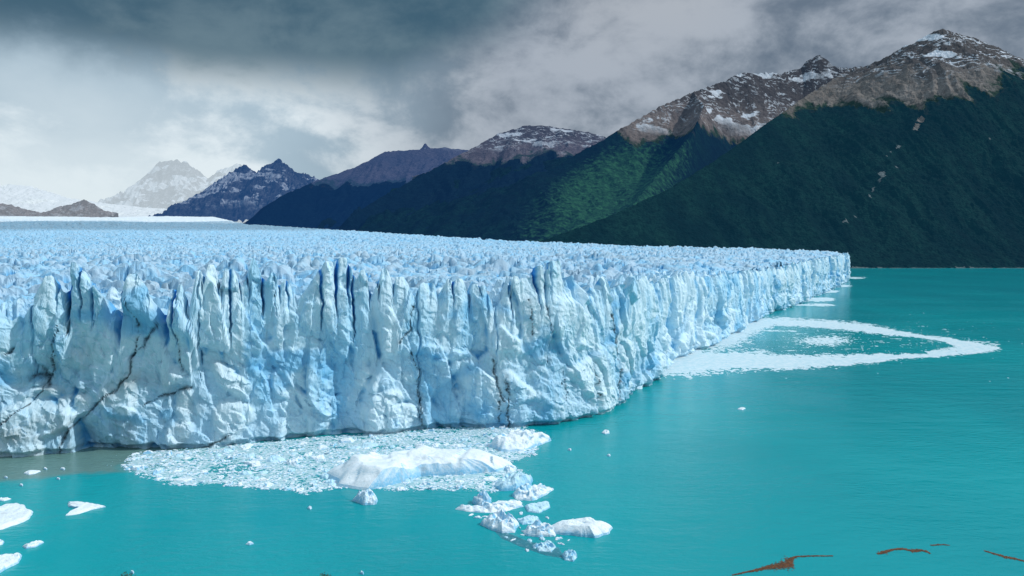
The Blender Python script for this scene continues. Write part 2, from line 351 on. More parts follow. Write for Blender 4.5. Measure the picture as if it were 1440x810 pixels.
def curtain(name, parent, inland, zlow, seed, drop, named, nz, nb, sel=None, face=True):
    base, top = crest_line(seed, drop, named)
    idx = np.arange(len(FS)) if sel is None else np.where(sel)[0]
    s = FS[idx]; P = FP[idx] - FN[idx] * inland; Nn = FN[idx]; dist = FD[idx]; base = base[idx]; top = top[idx]; px = FPX[idx]
    lod = np.clip(dist / 300, 1, 6)
    gl = GROOVES if named else []
    rng = np.random.RandomState(seed + 50)
    GR = [(s_of_px(p), z_of(p, yb), dep * (.85 if w > 1.75 else .5), w * (1 if w > 1.75 else .55)) for p, yb, dep, w in gl]
    x = s[0]
    while x < s[-1]:
        i = min(np.searchsorted(s, x), len(s) - 1); farw = ss(850, 1000, px[i])
        GR.append((x, max(zlow + 3, rng.uniform(34, 57) if rng.rand() > .12 else 20), rng.uniform(.8, 3.5) * (1 - .2 * farw), rng.uniform(.25, .7) * (1 + .9 * farw))); x += rng.uniform(6, 20) * (1 - .1 * farw)
    # crest dips where a groove cuts it
    cut = np.zeros_like(s)
    for sc, zb, dep, w in GR: cut = np.maximum(cut, dep * (.8 if w > 1.75 else .3) * np.exp(-((s - sc) / w) ** 2))
    top = np.maximum(top - cut, base - 7)
    top = top + .5 * fbm(s / 2.2, s * 0, seed + 9, 3)
    if face:
        v = np.linspace(0, 1, nz)
    else: v = np.linspace(0, 1, nz)
    vb = np.linspace(0, 1, nb + 1)[1:]
    S = np.repeat(s[:, None], nz, 1); PX = np.repeat(px[:, None], nz, 1)
    Z = zlow + (top[:, None] - zlow) * v[None]
    tz = np.clip(Z / top[:, None], 0, 1)
    lo = np.repeat(lod[:, None], nz, 1)
    # domain warp
    Sw = S + 1.5 * fbm(S / 26, Z / 34, seed + 1, 2) + .35 * fbm(S / 3, Z / 3, seed + 14, 2); Zw = Z + 2.5 * fbm(S / 25, Z / 22, seed + 2, 2)
    D = 5.5 * planes(Sw / 34, Zw / 70, seed + 10, 1.3, 40) + 2.5 * planes((Sw + .22 * Zw) / 12, Zw / 30, seed + 20, 1.4, 90)
    up = ss(.35, .8, tz); Sd = Sw + .55 * Zw      # joints lean over low on the wall
    D += 1.05 * planes(Sd / 7.0, Zw / 8.0, seed + 30, 1.5, 110) * (1 - .55 * up) + 1.25 * planes((Sw - .12 * Zw) / 4.6, Zw / 20, seed + 35, 1.4, 90) * (.45 + .55 * up)
    D += .5 * planes(Sd / 2.6, Zw / 3.2, seed + 40, 1.5, 80) / np.sqrt(lo) * (1 - .6 * up)
    D += .30 * fbm(S / 1.7, Z / 1.5, seed + 41, 3) / lo + .2 * fbm(Sw / 9, Zw / 9, seed + 42, 3) + 3.0
    # scooped hollows low on the wall
    sc_ = ridged(Sw / 34 + .3, Zw / 26, seed + 60, 2); D -= 2.2 * ss(.35, .6, sc_) * ss(.75, .4, tz)
    blue = .30 * ss(.3, .65, sc_) * ss(.8, .35, tz)
    pill = np.clip((top - base) / 10, 0, 1)[:, None]
    D += 1.5 * pill * ss(30, 54, Z)
    G = np.zeros_like(D)
    for sc, zb, dep, w in GR:
        j = np.where(np.abs(s - sc) < 5 * w + 3)[0]
        if len(j) == 0: continue
        sl = slice(j[0], j[-1] + 1)
        wob = .9 * pn(Z[sl] / 7, Z[sl] * 0 + sc, seed + 3) + .4 * pn(Z[sl] / 2.5, Z[sl] * 0 + sc, seed + 4)
        ww = w * (.35 + .65 * ss(zb - 2, zb + 24, Z[sl]))
        g = np.exp(-np.abs((S[sl] - sc - wob) / ww) ** 3) * ss(zb - 3, zb + 12, Z[sl])
        D[sl] -= dep * g; G[sl] = np.maximum(G[sl], g * min(1, dep / 3.6))
    D -= 3.0 * tz ** 5 + 7 * np.clip(tz - .86, 0, 1) * (.3 + hsh(np.floor(S / 6), S * 0, seed + 44))
    D += 2.0 * (1 - tz) ** 2
    if zlow < 0:                                   # melt notch at the waterline
        notch = ss(2.4, .9, Z + .8 * pn(S / 9, S * 0, seed + 77)); D -= 2.2 * notch
    dirt = np.zeros_like(D); grime = np.zeros_like(D)
    if named:
        YP = 405 - 0  # pixel row of each wall point
        d_ = np.repeat(P[:, 1][:, None], nz, 1)
        rowpx = 405 - F * np.tan(np.arctan((Z - H) / d_) + PITCH)
        for line, w in CRACKS:
            pts = np.array(line, float); m = np.zeros_like(D) + 1e9
            jx = np.where((px > pts[:, 0].min() - 14) & (px < pts[:, 0].max() + 14))[0]
            if len(jx) == 0: continue
            sl = slice(jx[0], jx[-1] + 1)
            qx = PX[sl] + 6 * fbm(S[sl] / 4, Z[sl] / 4, 91, 4, .6) + 5 * pn(S[sl] / 14, Z[sl] / 14, 96); qy = rowpx[sl] + 6 * fbm(S[sl] / 4, Z[sl] / 4, 95, 4, .6); m = np.full(qx.shape, 1e9)
            for a, b in zip(pts[:-1], pts[1:]):
                ab = b - a; t = np.clip(((qx - a[0]) * ab[0] + (qy - a[1]) * ab[1]) / (ab @ ab), 0, 1)
                m = np.minimum(m, np.hypot(qx - a[0] - t * ab[0], qy - a[1] - t * ab[1]))
            wpx = w * 3.6 * (.3 + 1.1 * np.clip(.5 + .9 * pn(S[sl] / 5, Z[sl] / 5, 92), 0, 1.5))
            f = np.exp(-(m / wpx) ** 2); D[sl] -= .8 * f
            dirt[sl] = np.maximum(dirt[sl], f * .95)
            halo = np.exp(-(m / (7 * (.6 + w))) ** 2) * np.clip(.5 + 1.0 * fbm(S[sl] / 3, Z[sl] / 4, 93, 4), 0, 1)
            dirt[sl] = np.maximum(dirt[sl], .62 * halo * halo)
        grime = ss(420, 150, PX) * ss(.85, .35, tz) * np.clip(.35 + .9 * fbm(S / 14, Z / 10, 94, 4), 0, 1)
        # vertical stains
        st = np.clip(fbm(S / 1.8, Z / 28, 97, 4) - .22, 0, 1) * 1.3 * np.clip(.2 + 1.6 * fbm(S / 40, Z / 50, 98, 2), 0, 1); dirt = np.maximum(dirt, .7 * st)
    cav = box_blur(D, 7) - D
    blue = np.maximum(blue, np.clip(cav * .24, 0, .6)); blue = np.maximum(blue, G)
    patch = fbm(Sw / 26, Zw / 20, seed + 70, 3); blue = np.maximum(blue, .46 * ss(.05, .45, patch))
    blue = np.maximum(blue, .5 * (1 - pill) * ss(38, 50, Z) * ss(1000, 850, PX) * np.clip(.6 + fbm(S / 5, Z / 9, seed + 71, 3), 0, 1))
    if not named: blue = np.maximum(blue, .75 * ss(56, 44, Z) * np.clip(.7 + .6 * fbm(S / 6, Z / 9, seed + 72, 3), 0, 1))
    if named:                                        # strong blue bands at the prow's foot
        pr = np.exp(-((PX - 690) / 95) ** 2) * ss(.32, .12, tz) * np.clip(.6 + .8 * fbm(S / 9, Z / 7, 99, 3), 0, 1); blue = np.maximum(blue, .6 * pr)
        pr = np.exp(-((PX - 600) / 40) ** 2) * np.exp(-((Z - 31) / 4) ** 2) * np.clip(.6 + .9 * fbm(S / 6, Z / 5, 89, 3), 0, 1); blue = np.maximum(blue, .65 * pr)
    V = np.stack([P[:, 0][:, None] + Nn[:, 0][:, None] * D, P[:, 1][:, None] + Nn[:, 1][:, None] * D, Z], -1)
    A = np.stack([blue, dirt, grime], -1)
    # back of the crest
    Db = D[:, -1][:, None] - 1.0 - (5.0 + 3 * hsh(np.floor(s / 3), s * 0, seed + 5)[:, None]) * vb[None]
    Zb = top[:, None] - (top[:, None] - (base[:, None] - 9)) * vb[None] ** .75
    Db = Db + 1.0 * fbm(np.repeat(s[:, None], nb, 1) / 2, Zb / 2, seed + 6, 3)
    Vb = np.stack([P[:, 0][:, None] + Nn[:, 0][:, None] * Db, P[:, 1][:, None] + Nn[:, 1][:, None] * Db, Zb], -1)
    Ab = np.stack([.15 + 0 * Zb, 0 * Zb, 0 * Zb], -1)
    Vt = np.concatenate([V, Vb], 1); At = np.concatenate([A, Ab], 1); nr, nc = Vt.shape[:2]
    return mesh_obj(name, Vt.reshape(-1, 3), grid_quads(nr, nc), ICE, parent, At.reshape(-1, 3), smooth=False)

glacier = empty('glacier', (float(bp[8][0]), float(bp[8][1]), 0.0))
tag(glacier, 'huge glacier with a jagged blue and white ice wall standing in the turquoise lake', 'glacier')
parts = []
parts.append(curtain('ice_wall', glacier, 0, -2, 11, 0, True, 165, 16))
parts.append(curtain('serac_ridge', glacier, 13, 26, 23, 1.0, False, 70, 14, (FD < 1000)))
parts.append(curtain('serac_ridge', glacier, 27, 30, 37, 1.0, False, 60, 14, (FD < 900)))

# ice field behind the wall ------------------------------------------------
MARG = np.array([[bp[-1][0], bp[-1][1]], [445, 2150], [10, 2704], [-713, 3803], [-2160, 6000], [-3900, 9500], [-5400, 13500]], float)
def dist_poly(X, Y, pts):
    best = np.full(X.shape, 1e18)
    for a, b in zip(pts[:-1], pts[1:]):
        ab = b - a; t = np.clip(((X - a[0]) * ab[0] + (Y - a[1]) * ab[1]) / (ab @ ab), 0, 1)
        best = np.minimum(best, (X - a[0] - t * ab[0]) ** 2 + (Y - a[1] - t * ab[1]) ** 2)
    return np.sqrt(best)
def inside(X, Y, poly):
    c = np.zeros(X.shape, bool); n = len(poly)
    for i in range(n):
        (x1, y1), (x2, y2) = poly[i], poly[(i + 1) % n]
        if y1 == y2: continue
        m = (y1 > Y) != (y2 > Y); c ^= m & (X < (x2 - x1) * (Y - y1) / (y2 - y1) + x1)
    return c
FPl = FP[::14]
cols = np.linspace(-90, 1250, 1050); rows = [238.0]
while rows[-1] < 12800: rows.append(rows[-1] * 1.0052)
rows = np.array(rows)
YY, PXX = np.meshgrid(rows, cols, indexing='ij'); XX = (PXX - 720) / F * YY
jit = YY * .0009; XX = XX + jit * pn(XX / 3, YY / 3, 301)
poly = np.vstack([FPl, MARG[1:], [[-12000, 13500], [-12000, 100]]])
ins = inside(XX, YY, poly)
near = YY < 2600
wfr = np.full(XX.shape, 3000.0); wfr[near] = dist_poly(XX[near], YY[near], FPl)
wmg = dist_poly(XX, YY, MARG)
zt_d = [0, 300, 800, 1600, 2045, 2704, 3803, 6000, 9000, 12800]; zt_z = [57, 57, 59, 63.5, 77, 103, 163, 276, 468, 606]
z0 = np.interp(YY, zt_d, zt_z)
sc = np.interp(YY, [0, 700, 1500, 3000, 6000, 13000], [11, 10, 11, 17, 34, 90])
amp = np.interp(YY, [0, 350, 700, 1500, 3000, 6000, 8500], [6.5, 5.4, 4.2, 4.8, 5.5, 6, 3])
# blend of two scales so pattern size can grow with distance without stretching
def serac(scale, seed):
    wx = XX + scale * .8 * fbm(XX / scale / 2.5, YY / scale / 2.5, seed, 2); wy = YY + scale * .8 * fbm(XX / scale / 2.5 + 50, YY / scale / 2.5, seed + 5, 2)
    f1, f2, r, sx, sy = voro((wx + .3 * wy) / scale / 1.7, (wy - .3 * wx) / scale / .85, seed + 7)
    e = f2 - f1
    h = (r - .5) * .9 + 1.5 * (.62 - f1) + .9 * ((r * 7.13 % 1) - .5) * sx + .9 * ((r * 3.71 % 1) - .5) * sy
    return h - 1.15 * ss(.22, 0, e), ss(.22, .02, e)
zser = np.zeros_like(XX); bl = np.zeros_like(XX)
levels = [9, 17, 34, 68, 120]
for i, L in enumerate(levels):
    w = np.clip(1 - np.abs(np.log2(sc) - math.log2(L)), 0, 1)
    if i == len(levels) - 1: w = np.where(sc > L, 1, w)
    m = w > 0; h, b = serac(L, 400 + 20 * i); zser += w * h; bl += w * b
pf1, pf2, pr_, _, _ = voro(XX / 46, YY / 30, 455)
pin = 6.5 * np.clip(1 - pf1 / .36, 0, 1) * (pr_ > .55) * (.4 + pr_) * ss(3000, 1200, YY) * ss(40, 150, wfr)
rub = fbm(XX / 5, YY / 5, 471, 3) * ss(900, 400, YY)
rows_ = (1 - np.abs(pn(XX / 150 + .8 * fbm(XX / 200, YY / 200, 484, 2), YY / 34 + XX / 260, 483))) ** 2
undul = 6.0 * (rows_ - .5) * ss(20, 90, wfr) * ss(4500, 2500, YY) + 5 * fbm(XX / 260, YY / 160, 480, 3) * ss(250, 900, YY) * ss(20, 260, wmg) + 26 * fbm(XX / 1500, YY / 1300, 481, 3) * ss(2500, 6000, YY) * ss(0, 900, wmg)
ZZ = z0 + amp * (zser - .35) * (.3 + 1.3 * np.clip(.5 + 1.2 * fbm(XX / 130, YY / 75, 482, 3), 0, 1)) + 1.2 * rub + undul + pin
ZZ -= 5 * ss(45, 4, wfr) + 7.0 * ss(220, 30, wfr) * ss(900, 500, YY)
ZZ = np.where(ins, ZZ, z0 - wmg * .8 - 5)
keepv = (ins & (wfr > 9)) | ((~ins) & (wmg < 160) & (YY > 2000))
smooth_far = ss(5000, 9000, YY)
blf = np.clip(bl * .45 - .14 * zser + .5 * (.55 - rows_) + .7 * bl * ss(.15, .5, fbm(XX / 70, YY / 45, 493, 3)) * ss(1200, 500, YY), 0, .85) * ss(3500, 900, YY) + .12 + .12 * ss(1700, 2600, YY)
dirt_shade = .30 * smooth_far * ss(.15, .45, fbm(XX / 2500, YY / 500, 490, 3)) + .62 * ss(3800, 4600, YY) * ss(7400, 6600, YY)  # far dark band is cloud shade painted through the dirt channel
dirt_shade = dirt_shade + .25 * ss(.2, .5, fbm(XX / 60, YY / 60, 491, 4)) * ss(1500, 500, YY)
flow = fbm((XX + .66 * YY) / 70, (YY - .66 * XX) / 1500, 494, 4, .6)
gr = np.clip(.05 + fbm(XX / 90, YY / 60, 492, 3) * .4 + .7 * np.clip(flow, 0, 1), 0, 1); dirt_shade = dirt_shade * .7 + .16 * ss(.22, .5, flow)
Vf = np.stack([XX, YY, ZZ], -1).reshape(-1, 3); Af = np.stack([blf, np.clip(dirt_shade, 0, .6), gr], -1).reshape(-1, 3)
Q = grid_quads(*XX.shape); Q = Q[:, ::-1] if False else Q
Q = Q[keepv.reshape(-1)[Q].all(1)]
Vf, Q, Af = compact(Vf, Q, Af)
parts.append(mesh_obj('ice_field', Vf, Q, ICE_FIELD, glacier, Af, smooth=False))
for o in parts:
    for v in (0,):
        o.matrix_parent_inverse = glacier.matrix_world.inverted()
        o.location = -glacier.location
# ------------------------------------------------------------------ lake
def sheet(name, x0, x1, y0, y1, z, mat, n=60):
    xs = np.linspace(x0, x1, n); ys = np.linspace(y0, y1, n); X, Y = np.meshgrid(xs, ys)
    o = mesh_obj(name, np.stack([X, Y, X * 0 + z], -1).reshape(-1, 3), grid_quads(n, n), mat); return tag(o, kind='structure')
lake = sheet('lake_water', -3000, 9000, -600, 12000, 0, WATER)

# ------------------------------------------------------------------ mountains
def polyd(X, Y, pts):
    """distance to 3-D polyline, its height and arc position there"""
    best = np.full(X.shape, 1e18); zz = np.zeros(X.shape); tt = np.zeros(X.shape); acc = 0
    for a, b in zip(pts[:-1], pts[1:]):
        ab = (b - a)[:2]; L = math.hypot(*ab); t = np.clip(((X - a[0]) * ab[0] + (Y - a[1]) * ab[1]) / (L * L), 0, 1)
        d = (X - a[0] - t * ab[0]) ** 2 + (Y - a[1] - t * ab[1]) ** 2; m = d < best
        best = np.where(m, d, best); zz = np.where(m, a[2] + t * (b[2] - a[2]), zz); tt = np.where(m, acc + t * L, tt); acc += L
    return np.sqrt(best), zz, tt
def mountain(name, ridges, foot, box, step, rockmat, forestmat, treeline, seed, power=1.0, gully=60, crag=12, back=.8, label=None, flabel=None, zf=0, canopy=8, zcut=-20, rise=None, gullies=(), shore=None):
    x0, x1, y0, y1 = box
    xs = np.arange(x0, x1, step); ys = np.arange(y0, y1, step); X, Y = np.meshgrid(xs, ys)
    X = X + step * .35 * pn(X / step / 1.7, Y / step / 1.7, seed + 90); Y = Y + step * .35 * pn(X / step / 1.7 + 40, Y / step / 1.7, seed + 91)
    Xw = X + 90 * fbm(X / 420, Y / 420, seed, 4); Yw = Y + 90 * fbm(X / 420 + 9, Y / 420, seed + 1, 4)
    foot = np.array(foot, float); fp_ = [np.array([a[0], a[1], 0.]) for a in foot]
    df, _, ft = polyd(X, Y, fp_)
    fx = np.interp(X, foot[:, 0], foot[:, 1]) if foot[0, 0] < foot[-1, 0] else np.interp(X, foot[::-1, 0], foot[::-1, 1])
    front = Y < fx
    Z = np.full(X.shape, -1e9); TG = np.zeros(X.shape)
    for ri, R in enumerate(ridges):
        pts = [at(*p) for p in R]
        zi = np.full(X.shape, -1e9); bk = zi.copy(); dr = np.full(X.shape, 1e9)
        for pa, pb in zip(pts[:-1], pts[1:]):     # every stretch of crest throws its own slope; the highest one shows
            dw_, zw_, _ = polyd(Xw, Yw, [pa, pb]); d0_, z0_, _ = polyd(X, Y, [pa, pb])
            mw_ = ss(0, 260, d0_); ds_ = d0_ * (1 - mw_) + dw_ * mw_; zs_ = z0_ * (1 - mw_) + zw_ * mw_
            zi = np.maximum(zi, zf + (zs_ - zf) * (df / (ds_ + df + 1e-6)) ** power); bk = np.maximum(bk, zs_ - back * ds_); dr = np.minimum(dr, ds_)
        g = ridged(X / 330 + .35 * fbm(X / 400, Y / 500, seed + 8, 3), Y / 1500 + .2 * fbm(X / 300, Y / 300, seed + 9, 2), seed + 3, 5, .58)
        zi = zi + gully * (g - .25) * ss(15, 420, dr) * ss(0, 350, df)
        # behind the crest line fall away
        yr = np.interp(X, [p[0] for p in pts] if pts[0][0] < pts[-1][0] else [p[0] for p in pts][::-1], [p[1] for p in pts] if pts[0][0] < pts[-1][0] else [p[1] for p in pts][::-1])
        if ri == 0: zi = np.where(Y > yr, np.minimum(zi, bk + .5 * gully * (g - .25) * ss(15, 420, dr)), zi)
        TG = np.where(zi > Z, ridged(X / 190 + .3 * fbm(X / 260, Y / 260, seed + 12, 2), Y / 1400, seed + 13, 4, .6), TG); Z = np.maximum(Z, zi)
    Z = np.where(front, zf - .6 * df, Z)
    rk = crag * (ridged(X / 110, Y / 110, seed + 20, 4) + .6 * ridged(X / 40, Y / 40, seed + 21, 3))
    tl = treeline + 150 * (np.clip(TG, -.1, 1) - .3) + 90 * fbm(X / 420, Y / 420, seed + 30, 4, .6) + 45 * fbm(X / 60, Y / 60, seed + 31, 3)
    if rise: tl = tl + rise[2] * ss(rise[0], rise[1], X)
    if forestmat is not None:
        hi = ss(-60, 80, Z - tl)
        Z = Z + rk * hi + 5 * fbm(X / 90, Y / 90, seed + 22, 3)
        cv = facets(X / (step * 1.7), Y / (step * 1.7), seed + 40, .6)
        isf = (box_blur(Z, 3) < box_blur(tl, 1))
        if shore: isf &= Z > shore * (.6 + 1.2 * np.clip(.5 + fbm(X / 60, Y / 60, seed + 62, 3), 0, 1))
        PX = 720 + F * X / (Y * cp + (H - Z) * sp); PY = 405 - F * ((Z - H) * cp + Y * sp) / (Y * cp + (H - Z) * sp)
        for line, gw, gth in gullies:           # bare gravel chutes through the forest
            L = np.array(line, float); m = np.full(X.shape, 1e9)
            for a_, b_ in zip(L[:-1], L[1:]):
                e = b_ - a_; t = np.clip(((PX - a_[0]) * e[0] + (PY - a_[1]) * e[1]) / (e @ e), 0, 1); m = np.minimum(m, np.hypot(PX - a_[0] - t * e[0], PY - a_[1] - t * e[1]))
            isf &= ~((m < gw * (.6 + 1.6 * fbm(X / 60, Y / 60, seed + 61, 3))) & (fbm(X / 70, Y / 70, seed + 60, 3) > gth))
        Zf = Z + canopy * (cv + .4) * (isf & ~front)
    else:
        tl = Z * 0; Z = Z + rk; isf = np.zeros(X.shape, bool); Zf = Z
    V = np.stack([X, Y, Zf], -1).reshape(-1, 3); near_tl = np.exp(-np.abs(Z - tl) / 75).reshape(-1) if forestmat is not None else np.zeros(Z.size); AT = np.stack([near_tl] * 3, -1); Qa = grid_quads(*X.shape)
    zmin = V[:, 2][Qa].max(1); Qa = Qa[zmin > zcut]
    f = isf.reshape(-1)[Qa].sum(1) >= 2
    obs = []
    if (~f).any():
        v, q, a_ = compact(V, Qa[~f], AT); o = mesh_obj(name, v, q, rockmat, attr=a_, smooth=False); tag(o, label, kind='structure'); obs.append(o)
    if f.any():
        v, q, a_ = compact(V, Qa[f], AT); o = mesh_obj('forest', v, q, forestmat, attr=a_, smooth=False); tag(o, flabel, 'forest', kind='stuff'); obs.append(o)
    return obs

HZ = (.025, .085, .19)  # aerial haze tint; farther rock and forest base colours lean blue for it
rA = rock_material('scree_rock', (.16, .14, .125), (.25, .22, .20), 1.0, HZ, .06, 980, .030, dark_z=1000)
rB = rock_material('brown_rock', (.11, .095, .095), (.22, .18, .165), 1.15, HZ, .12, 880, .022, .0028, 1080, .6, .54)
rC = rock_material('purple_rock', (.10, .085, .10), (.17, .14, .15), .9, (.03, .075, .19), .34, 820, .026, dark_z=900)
rD = rock_material('hazy_blue_rock', (.07, .075, .11), (.12, .11, .14), .5, (.025, .075, .21), .58, 1150)
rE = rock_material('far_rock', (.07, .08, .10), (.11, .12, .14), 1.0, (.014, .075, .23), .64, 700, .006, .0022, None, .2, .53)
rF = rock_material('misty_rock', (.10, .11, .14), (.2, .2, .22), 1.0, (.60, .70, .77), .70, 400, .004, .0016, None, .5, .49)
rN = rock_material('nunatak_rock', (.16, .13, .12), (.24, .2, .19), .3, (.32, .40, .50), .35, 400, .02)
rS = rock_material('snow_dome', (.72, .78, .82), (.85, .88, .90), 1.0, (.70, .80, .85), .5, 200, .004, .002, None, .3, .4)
fA = forest_material('forest_near', (.004, .024, .028), (.014, .060, .048), (.004, .033, .062), .55)  # cloud shade painted in as darkened foliage
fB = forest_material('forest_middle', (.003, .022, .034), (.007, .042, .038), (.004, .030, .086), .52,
                     (float(at(862, 262, 4300)[0]), float(at(862, 262, 4300)[2]), 640, 230, .62, (.055, .20, .085)))  # sunlit gap in the cloud shade, painted as brighter green
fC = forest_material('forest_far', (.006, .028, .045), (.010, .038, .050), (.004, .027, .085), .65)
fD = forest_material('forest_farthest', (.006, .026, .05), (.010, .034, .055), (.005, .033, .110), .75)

A_crest = [(1720, 170, 4300), (1560, 122, 4400), (1440, 87, 4500), (1424, 80, 4500), (1388, 62, 4540), (1352, 52, 4540), (1322, 44, 4500), (1292, 58, 4540), (1262, 74, 4600), (1235, 89, 4650), (1195, 99, 4700), (1150, 128, 4550), (1105, 157, 4300), (1075, 176, 4100), (1049, 198, 3950),
           (990, 236, 3600), (933, 270, 3300), (844, 310, 2950), (770, 336, 2750)]
A_sp1 = [(1322, 44, 4500), (1300, 130, 4000), (1275, 210, 3600), (1240, 300, 3200), (1225, 350, 2950)]
A_sp2 = [(1424, 80, 4500), (1430, 150, 4050), (1440, 230, 3600), (1450, 310, 3200)]
A_foot = [(3600, 2500), (2700, 2790), (2000, 2850), (1500, 2855), (1000, 2840), (700, 2760), (300, 2600), (0, 2500)]
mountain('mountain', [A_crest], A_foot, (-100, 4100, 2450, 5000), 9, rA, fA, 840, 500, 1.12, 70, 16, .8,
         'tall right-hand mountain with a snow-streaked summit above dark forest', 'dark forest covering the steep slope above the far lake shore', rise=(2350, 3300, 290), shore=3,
         gullies=[([(1297, 165), (1275, 200), (1250, 215), (1240, 245), (1230, 268), (1220, 285)], 5, .0), ([(1222, 285), (1205, 305), (1185, 312)], 3, .05), ([(1262, 230), (1252, 262), (1240, 290)], 2.5, .1), ([(1395, 190), (1380, 225)], 2, .1), ([(1105, 218), (1092, 232)], 1.2, -.1)])
B_crest = [(1290, 130, 6400), (1230, 105, 6300), (1190, 96, 6200), (1172, 93, 6200), (1160, 82, 6200), (1150, 79, 6200), (1138, 84, 6200), (1126, 96, 6200), (1100, 104, 6100), (1045, 103, 6000), (1012, 118, 5900), (975, 131, 5700), (930, 150, 5500), (880, 179, 5300), (840, 201, 5150), (815, 214, 5050),
           (780, 236, 4850), (720, 272, 4500), (650, 308, 4000), (615, 326, 3700)]
B_sp = [(975, 131, 5700), (990, 150, 5300), (975, 185, 4800), (930, 240, 4100), (880, 300, 3400)]
B_foot = [(3300, 5800), (1500, 4700), (950, 3500), (720, 2900), (40, 2640), (-300, 3050), (-700, 3700), (-1100, 4300)]
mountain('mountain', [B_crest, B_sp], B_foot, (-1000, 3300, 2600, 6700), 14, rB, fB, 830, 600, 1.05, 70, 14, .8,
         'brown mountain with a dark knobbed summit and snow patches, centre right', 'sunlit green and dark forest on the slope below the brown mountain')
C_crest = [(900, 215, 7200), (860, 200, 7200), (830, 188, 7200), (790, 182, 7100), (760, 177, 7000), (735, 179, 6950), (700, 190, 6800), (668, 208, 6500), (640, 222, 6300), (600, 243, 6000), (540, 275, 5500), (490, 305, 5050)]
C_sp = [(760, 177, 7000), (740, 215, 6300), (690, 260, 5400), (640, 300, 4600)]
C_foot = [(1200, 4200), (0, 3300), (-560, 3800), (-1250, 4850), (-1700, 5500)]
mountain('mountain', [C_crest, C_sp], C_foot, (-1600, 1500, 3400, 7700), 17, rC, fC, 770, 700, 1.0, 80, 14, .8,
         'rounded purple-grey mountain with thin snow ledges in the middle of the range', 'blue shaded forest on the flank of the rounded purple-grey mountain')
D_crest = [(720, 225, 8700), (690, 213, 8600), (655, 212, 8600), (625, 208, 8500), (595, 211, 8400), (560, 213, 8300), (543, 214, 8250), (500, 236, 7950), (450, 253, 7500), (400, 273, 6950), (370, 296, 6500), (347, 317, 6100)]
D_foot = [(300, 5600), (-560, 3900), (-1250, 4950), (-2000, 5850), (-2350, 6250)]
mountain('mountain', [D_crest], D_foot, (-2500, 200, 4500, 9200), 20, rD, fD, 690, 800, 1.0, 90, 12, .8,
         'blue hazy ridge running down to the left edge of the forested range', 'deep blue forest at the foot of the long hazy ridge')
E_crest = [(236, 304, 13000), (244, 292, 13000), (266, 286, 13000), (300, 263, 13100), (322, 247, 13200), (345, 236, 13200), (358, 249, 13100), (374, 237, 13100), (391, 226, 13200), (407, 243, 13200), (430, 256, 13200), (460, 272, 13200), (500, 285, 13200)]
E_foot = [(-6190, 13900), (-6170, 12350), (-5500, 12250), (-4500, 12200), (-3000, 12200), (-2000, 12300)]
mountain('mountain', [E_crest, [(391, 226, 13200), (380, 262, 12800), (365, 290, 12400)], [(322, 247, 13200), (300, 275, 12800), (290, 292, 12450)]], E_foot, (-6700, -2200, 12100, 13900), 24, rE, None, 0, 900, 1.2, 170, 70, .9,
         'dark blue twin-peaked mountain with snow patches beyond the ice field', zf=540, zcut=480)
F_crest = [(60, 305, 17000), (130, 296, 17000), (180, 288, 17000), (198, 272, 17000), (212, 244, 17000), (224, 231, 17000), (245, 228, 17000), (262, 232, 17000), (278, 243, 17200), (294, 258, 17400), (306, 244, 17400), (322, 237, 17400), (337, 233, 17400), (352, 250, 17400), (400, 280, 17400)]
F_foot = [(-13000, 15600), (-9000, 15500), (-6000, 15500), (-3000, 15600)]
mountain('mountain', [F_crest], F_foot, (-11500, -4000, 15300, 18500), 45, rF, None, 0, 950, 1.75, 220, 90, .9,
         'pale snowy mountain half lost in mist behind the twin dark peaks', zf=640, zcut=520)
G_crest = [(580, 216, 10500), (590, 211, 10500), (594, 207, 10500), (598, 202, 10500), (602, 206, 10500), (609, 211, 10500), (616, 216, 10500)]
mountain('rock_spire', [G_crest], [(-3000, 10200), (0, 10200)], (-1600, -900, 10180, 10800), 9, rD, None, 0, 970, 1.0, 30, 14, 1.5,
         'tiny pointed rock spire showing above the hazy ridge', zf=1100, zcut=1000)
S_crest = [(-90, 280, 14500), (-30, 268, 14500), (15, 261, 14500), (45, 264, 14500), (62, 279, 14500), (85, 290, 14300), (150, 296, 14200), (230, 299, 14000)]
mountain('snow_slope', [S_crest], [(-14000, 12600), (-9000, 12600), (-6000, 12700), (-4000, 12800)], (-12500, -5500, 12500, 15200), 40, rS, None, 0, 980, 1.0, 60, 40, .9,
         'white snow dome with bare rock streaks at the left edge', zf=585, zcut=500)
for (nm, cr, seed, lab) in [('rock_outcrop', [(62, 303, 12000), (80, 294, 12000), (105, 288, 12000), (118, 283, 12000), (132, 289, 12000), (146, 302, 12000)], 990, 'brown rock outcrop rising from the far ice field'),
                       ('rock_outcrop', [(-60, 292, 12100), (-10, 288, 12100), (15, 290, 12100), (35, 296, 12100), (54, 301, 12100)], 995, 'low brown rock outcrop at the left edge beyond the ice field')]:
    a = at(*cr[0]); b = at(*cr[-1])
    mountain(nm, [cr], [(a[0] - 900, 11650), (b[0] + 900, 11650)], (a[0] - 250, b[0] + 250, 11600, 12500), 14, rN, None, 0, seed, 1.5, 40, 34, 1.0, lab, zf=560, zcut=500)

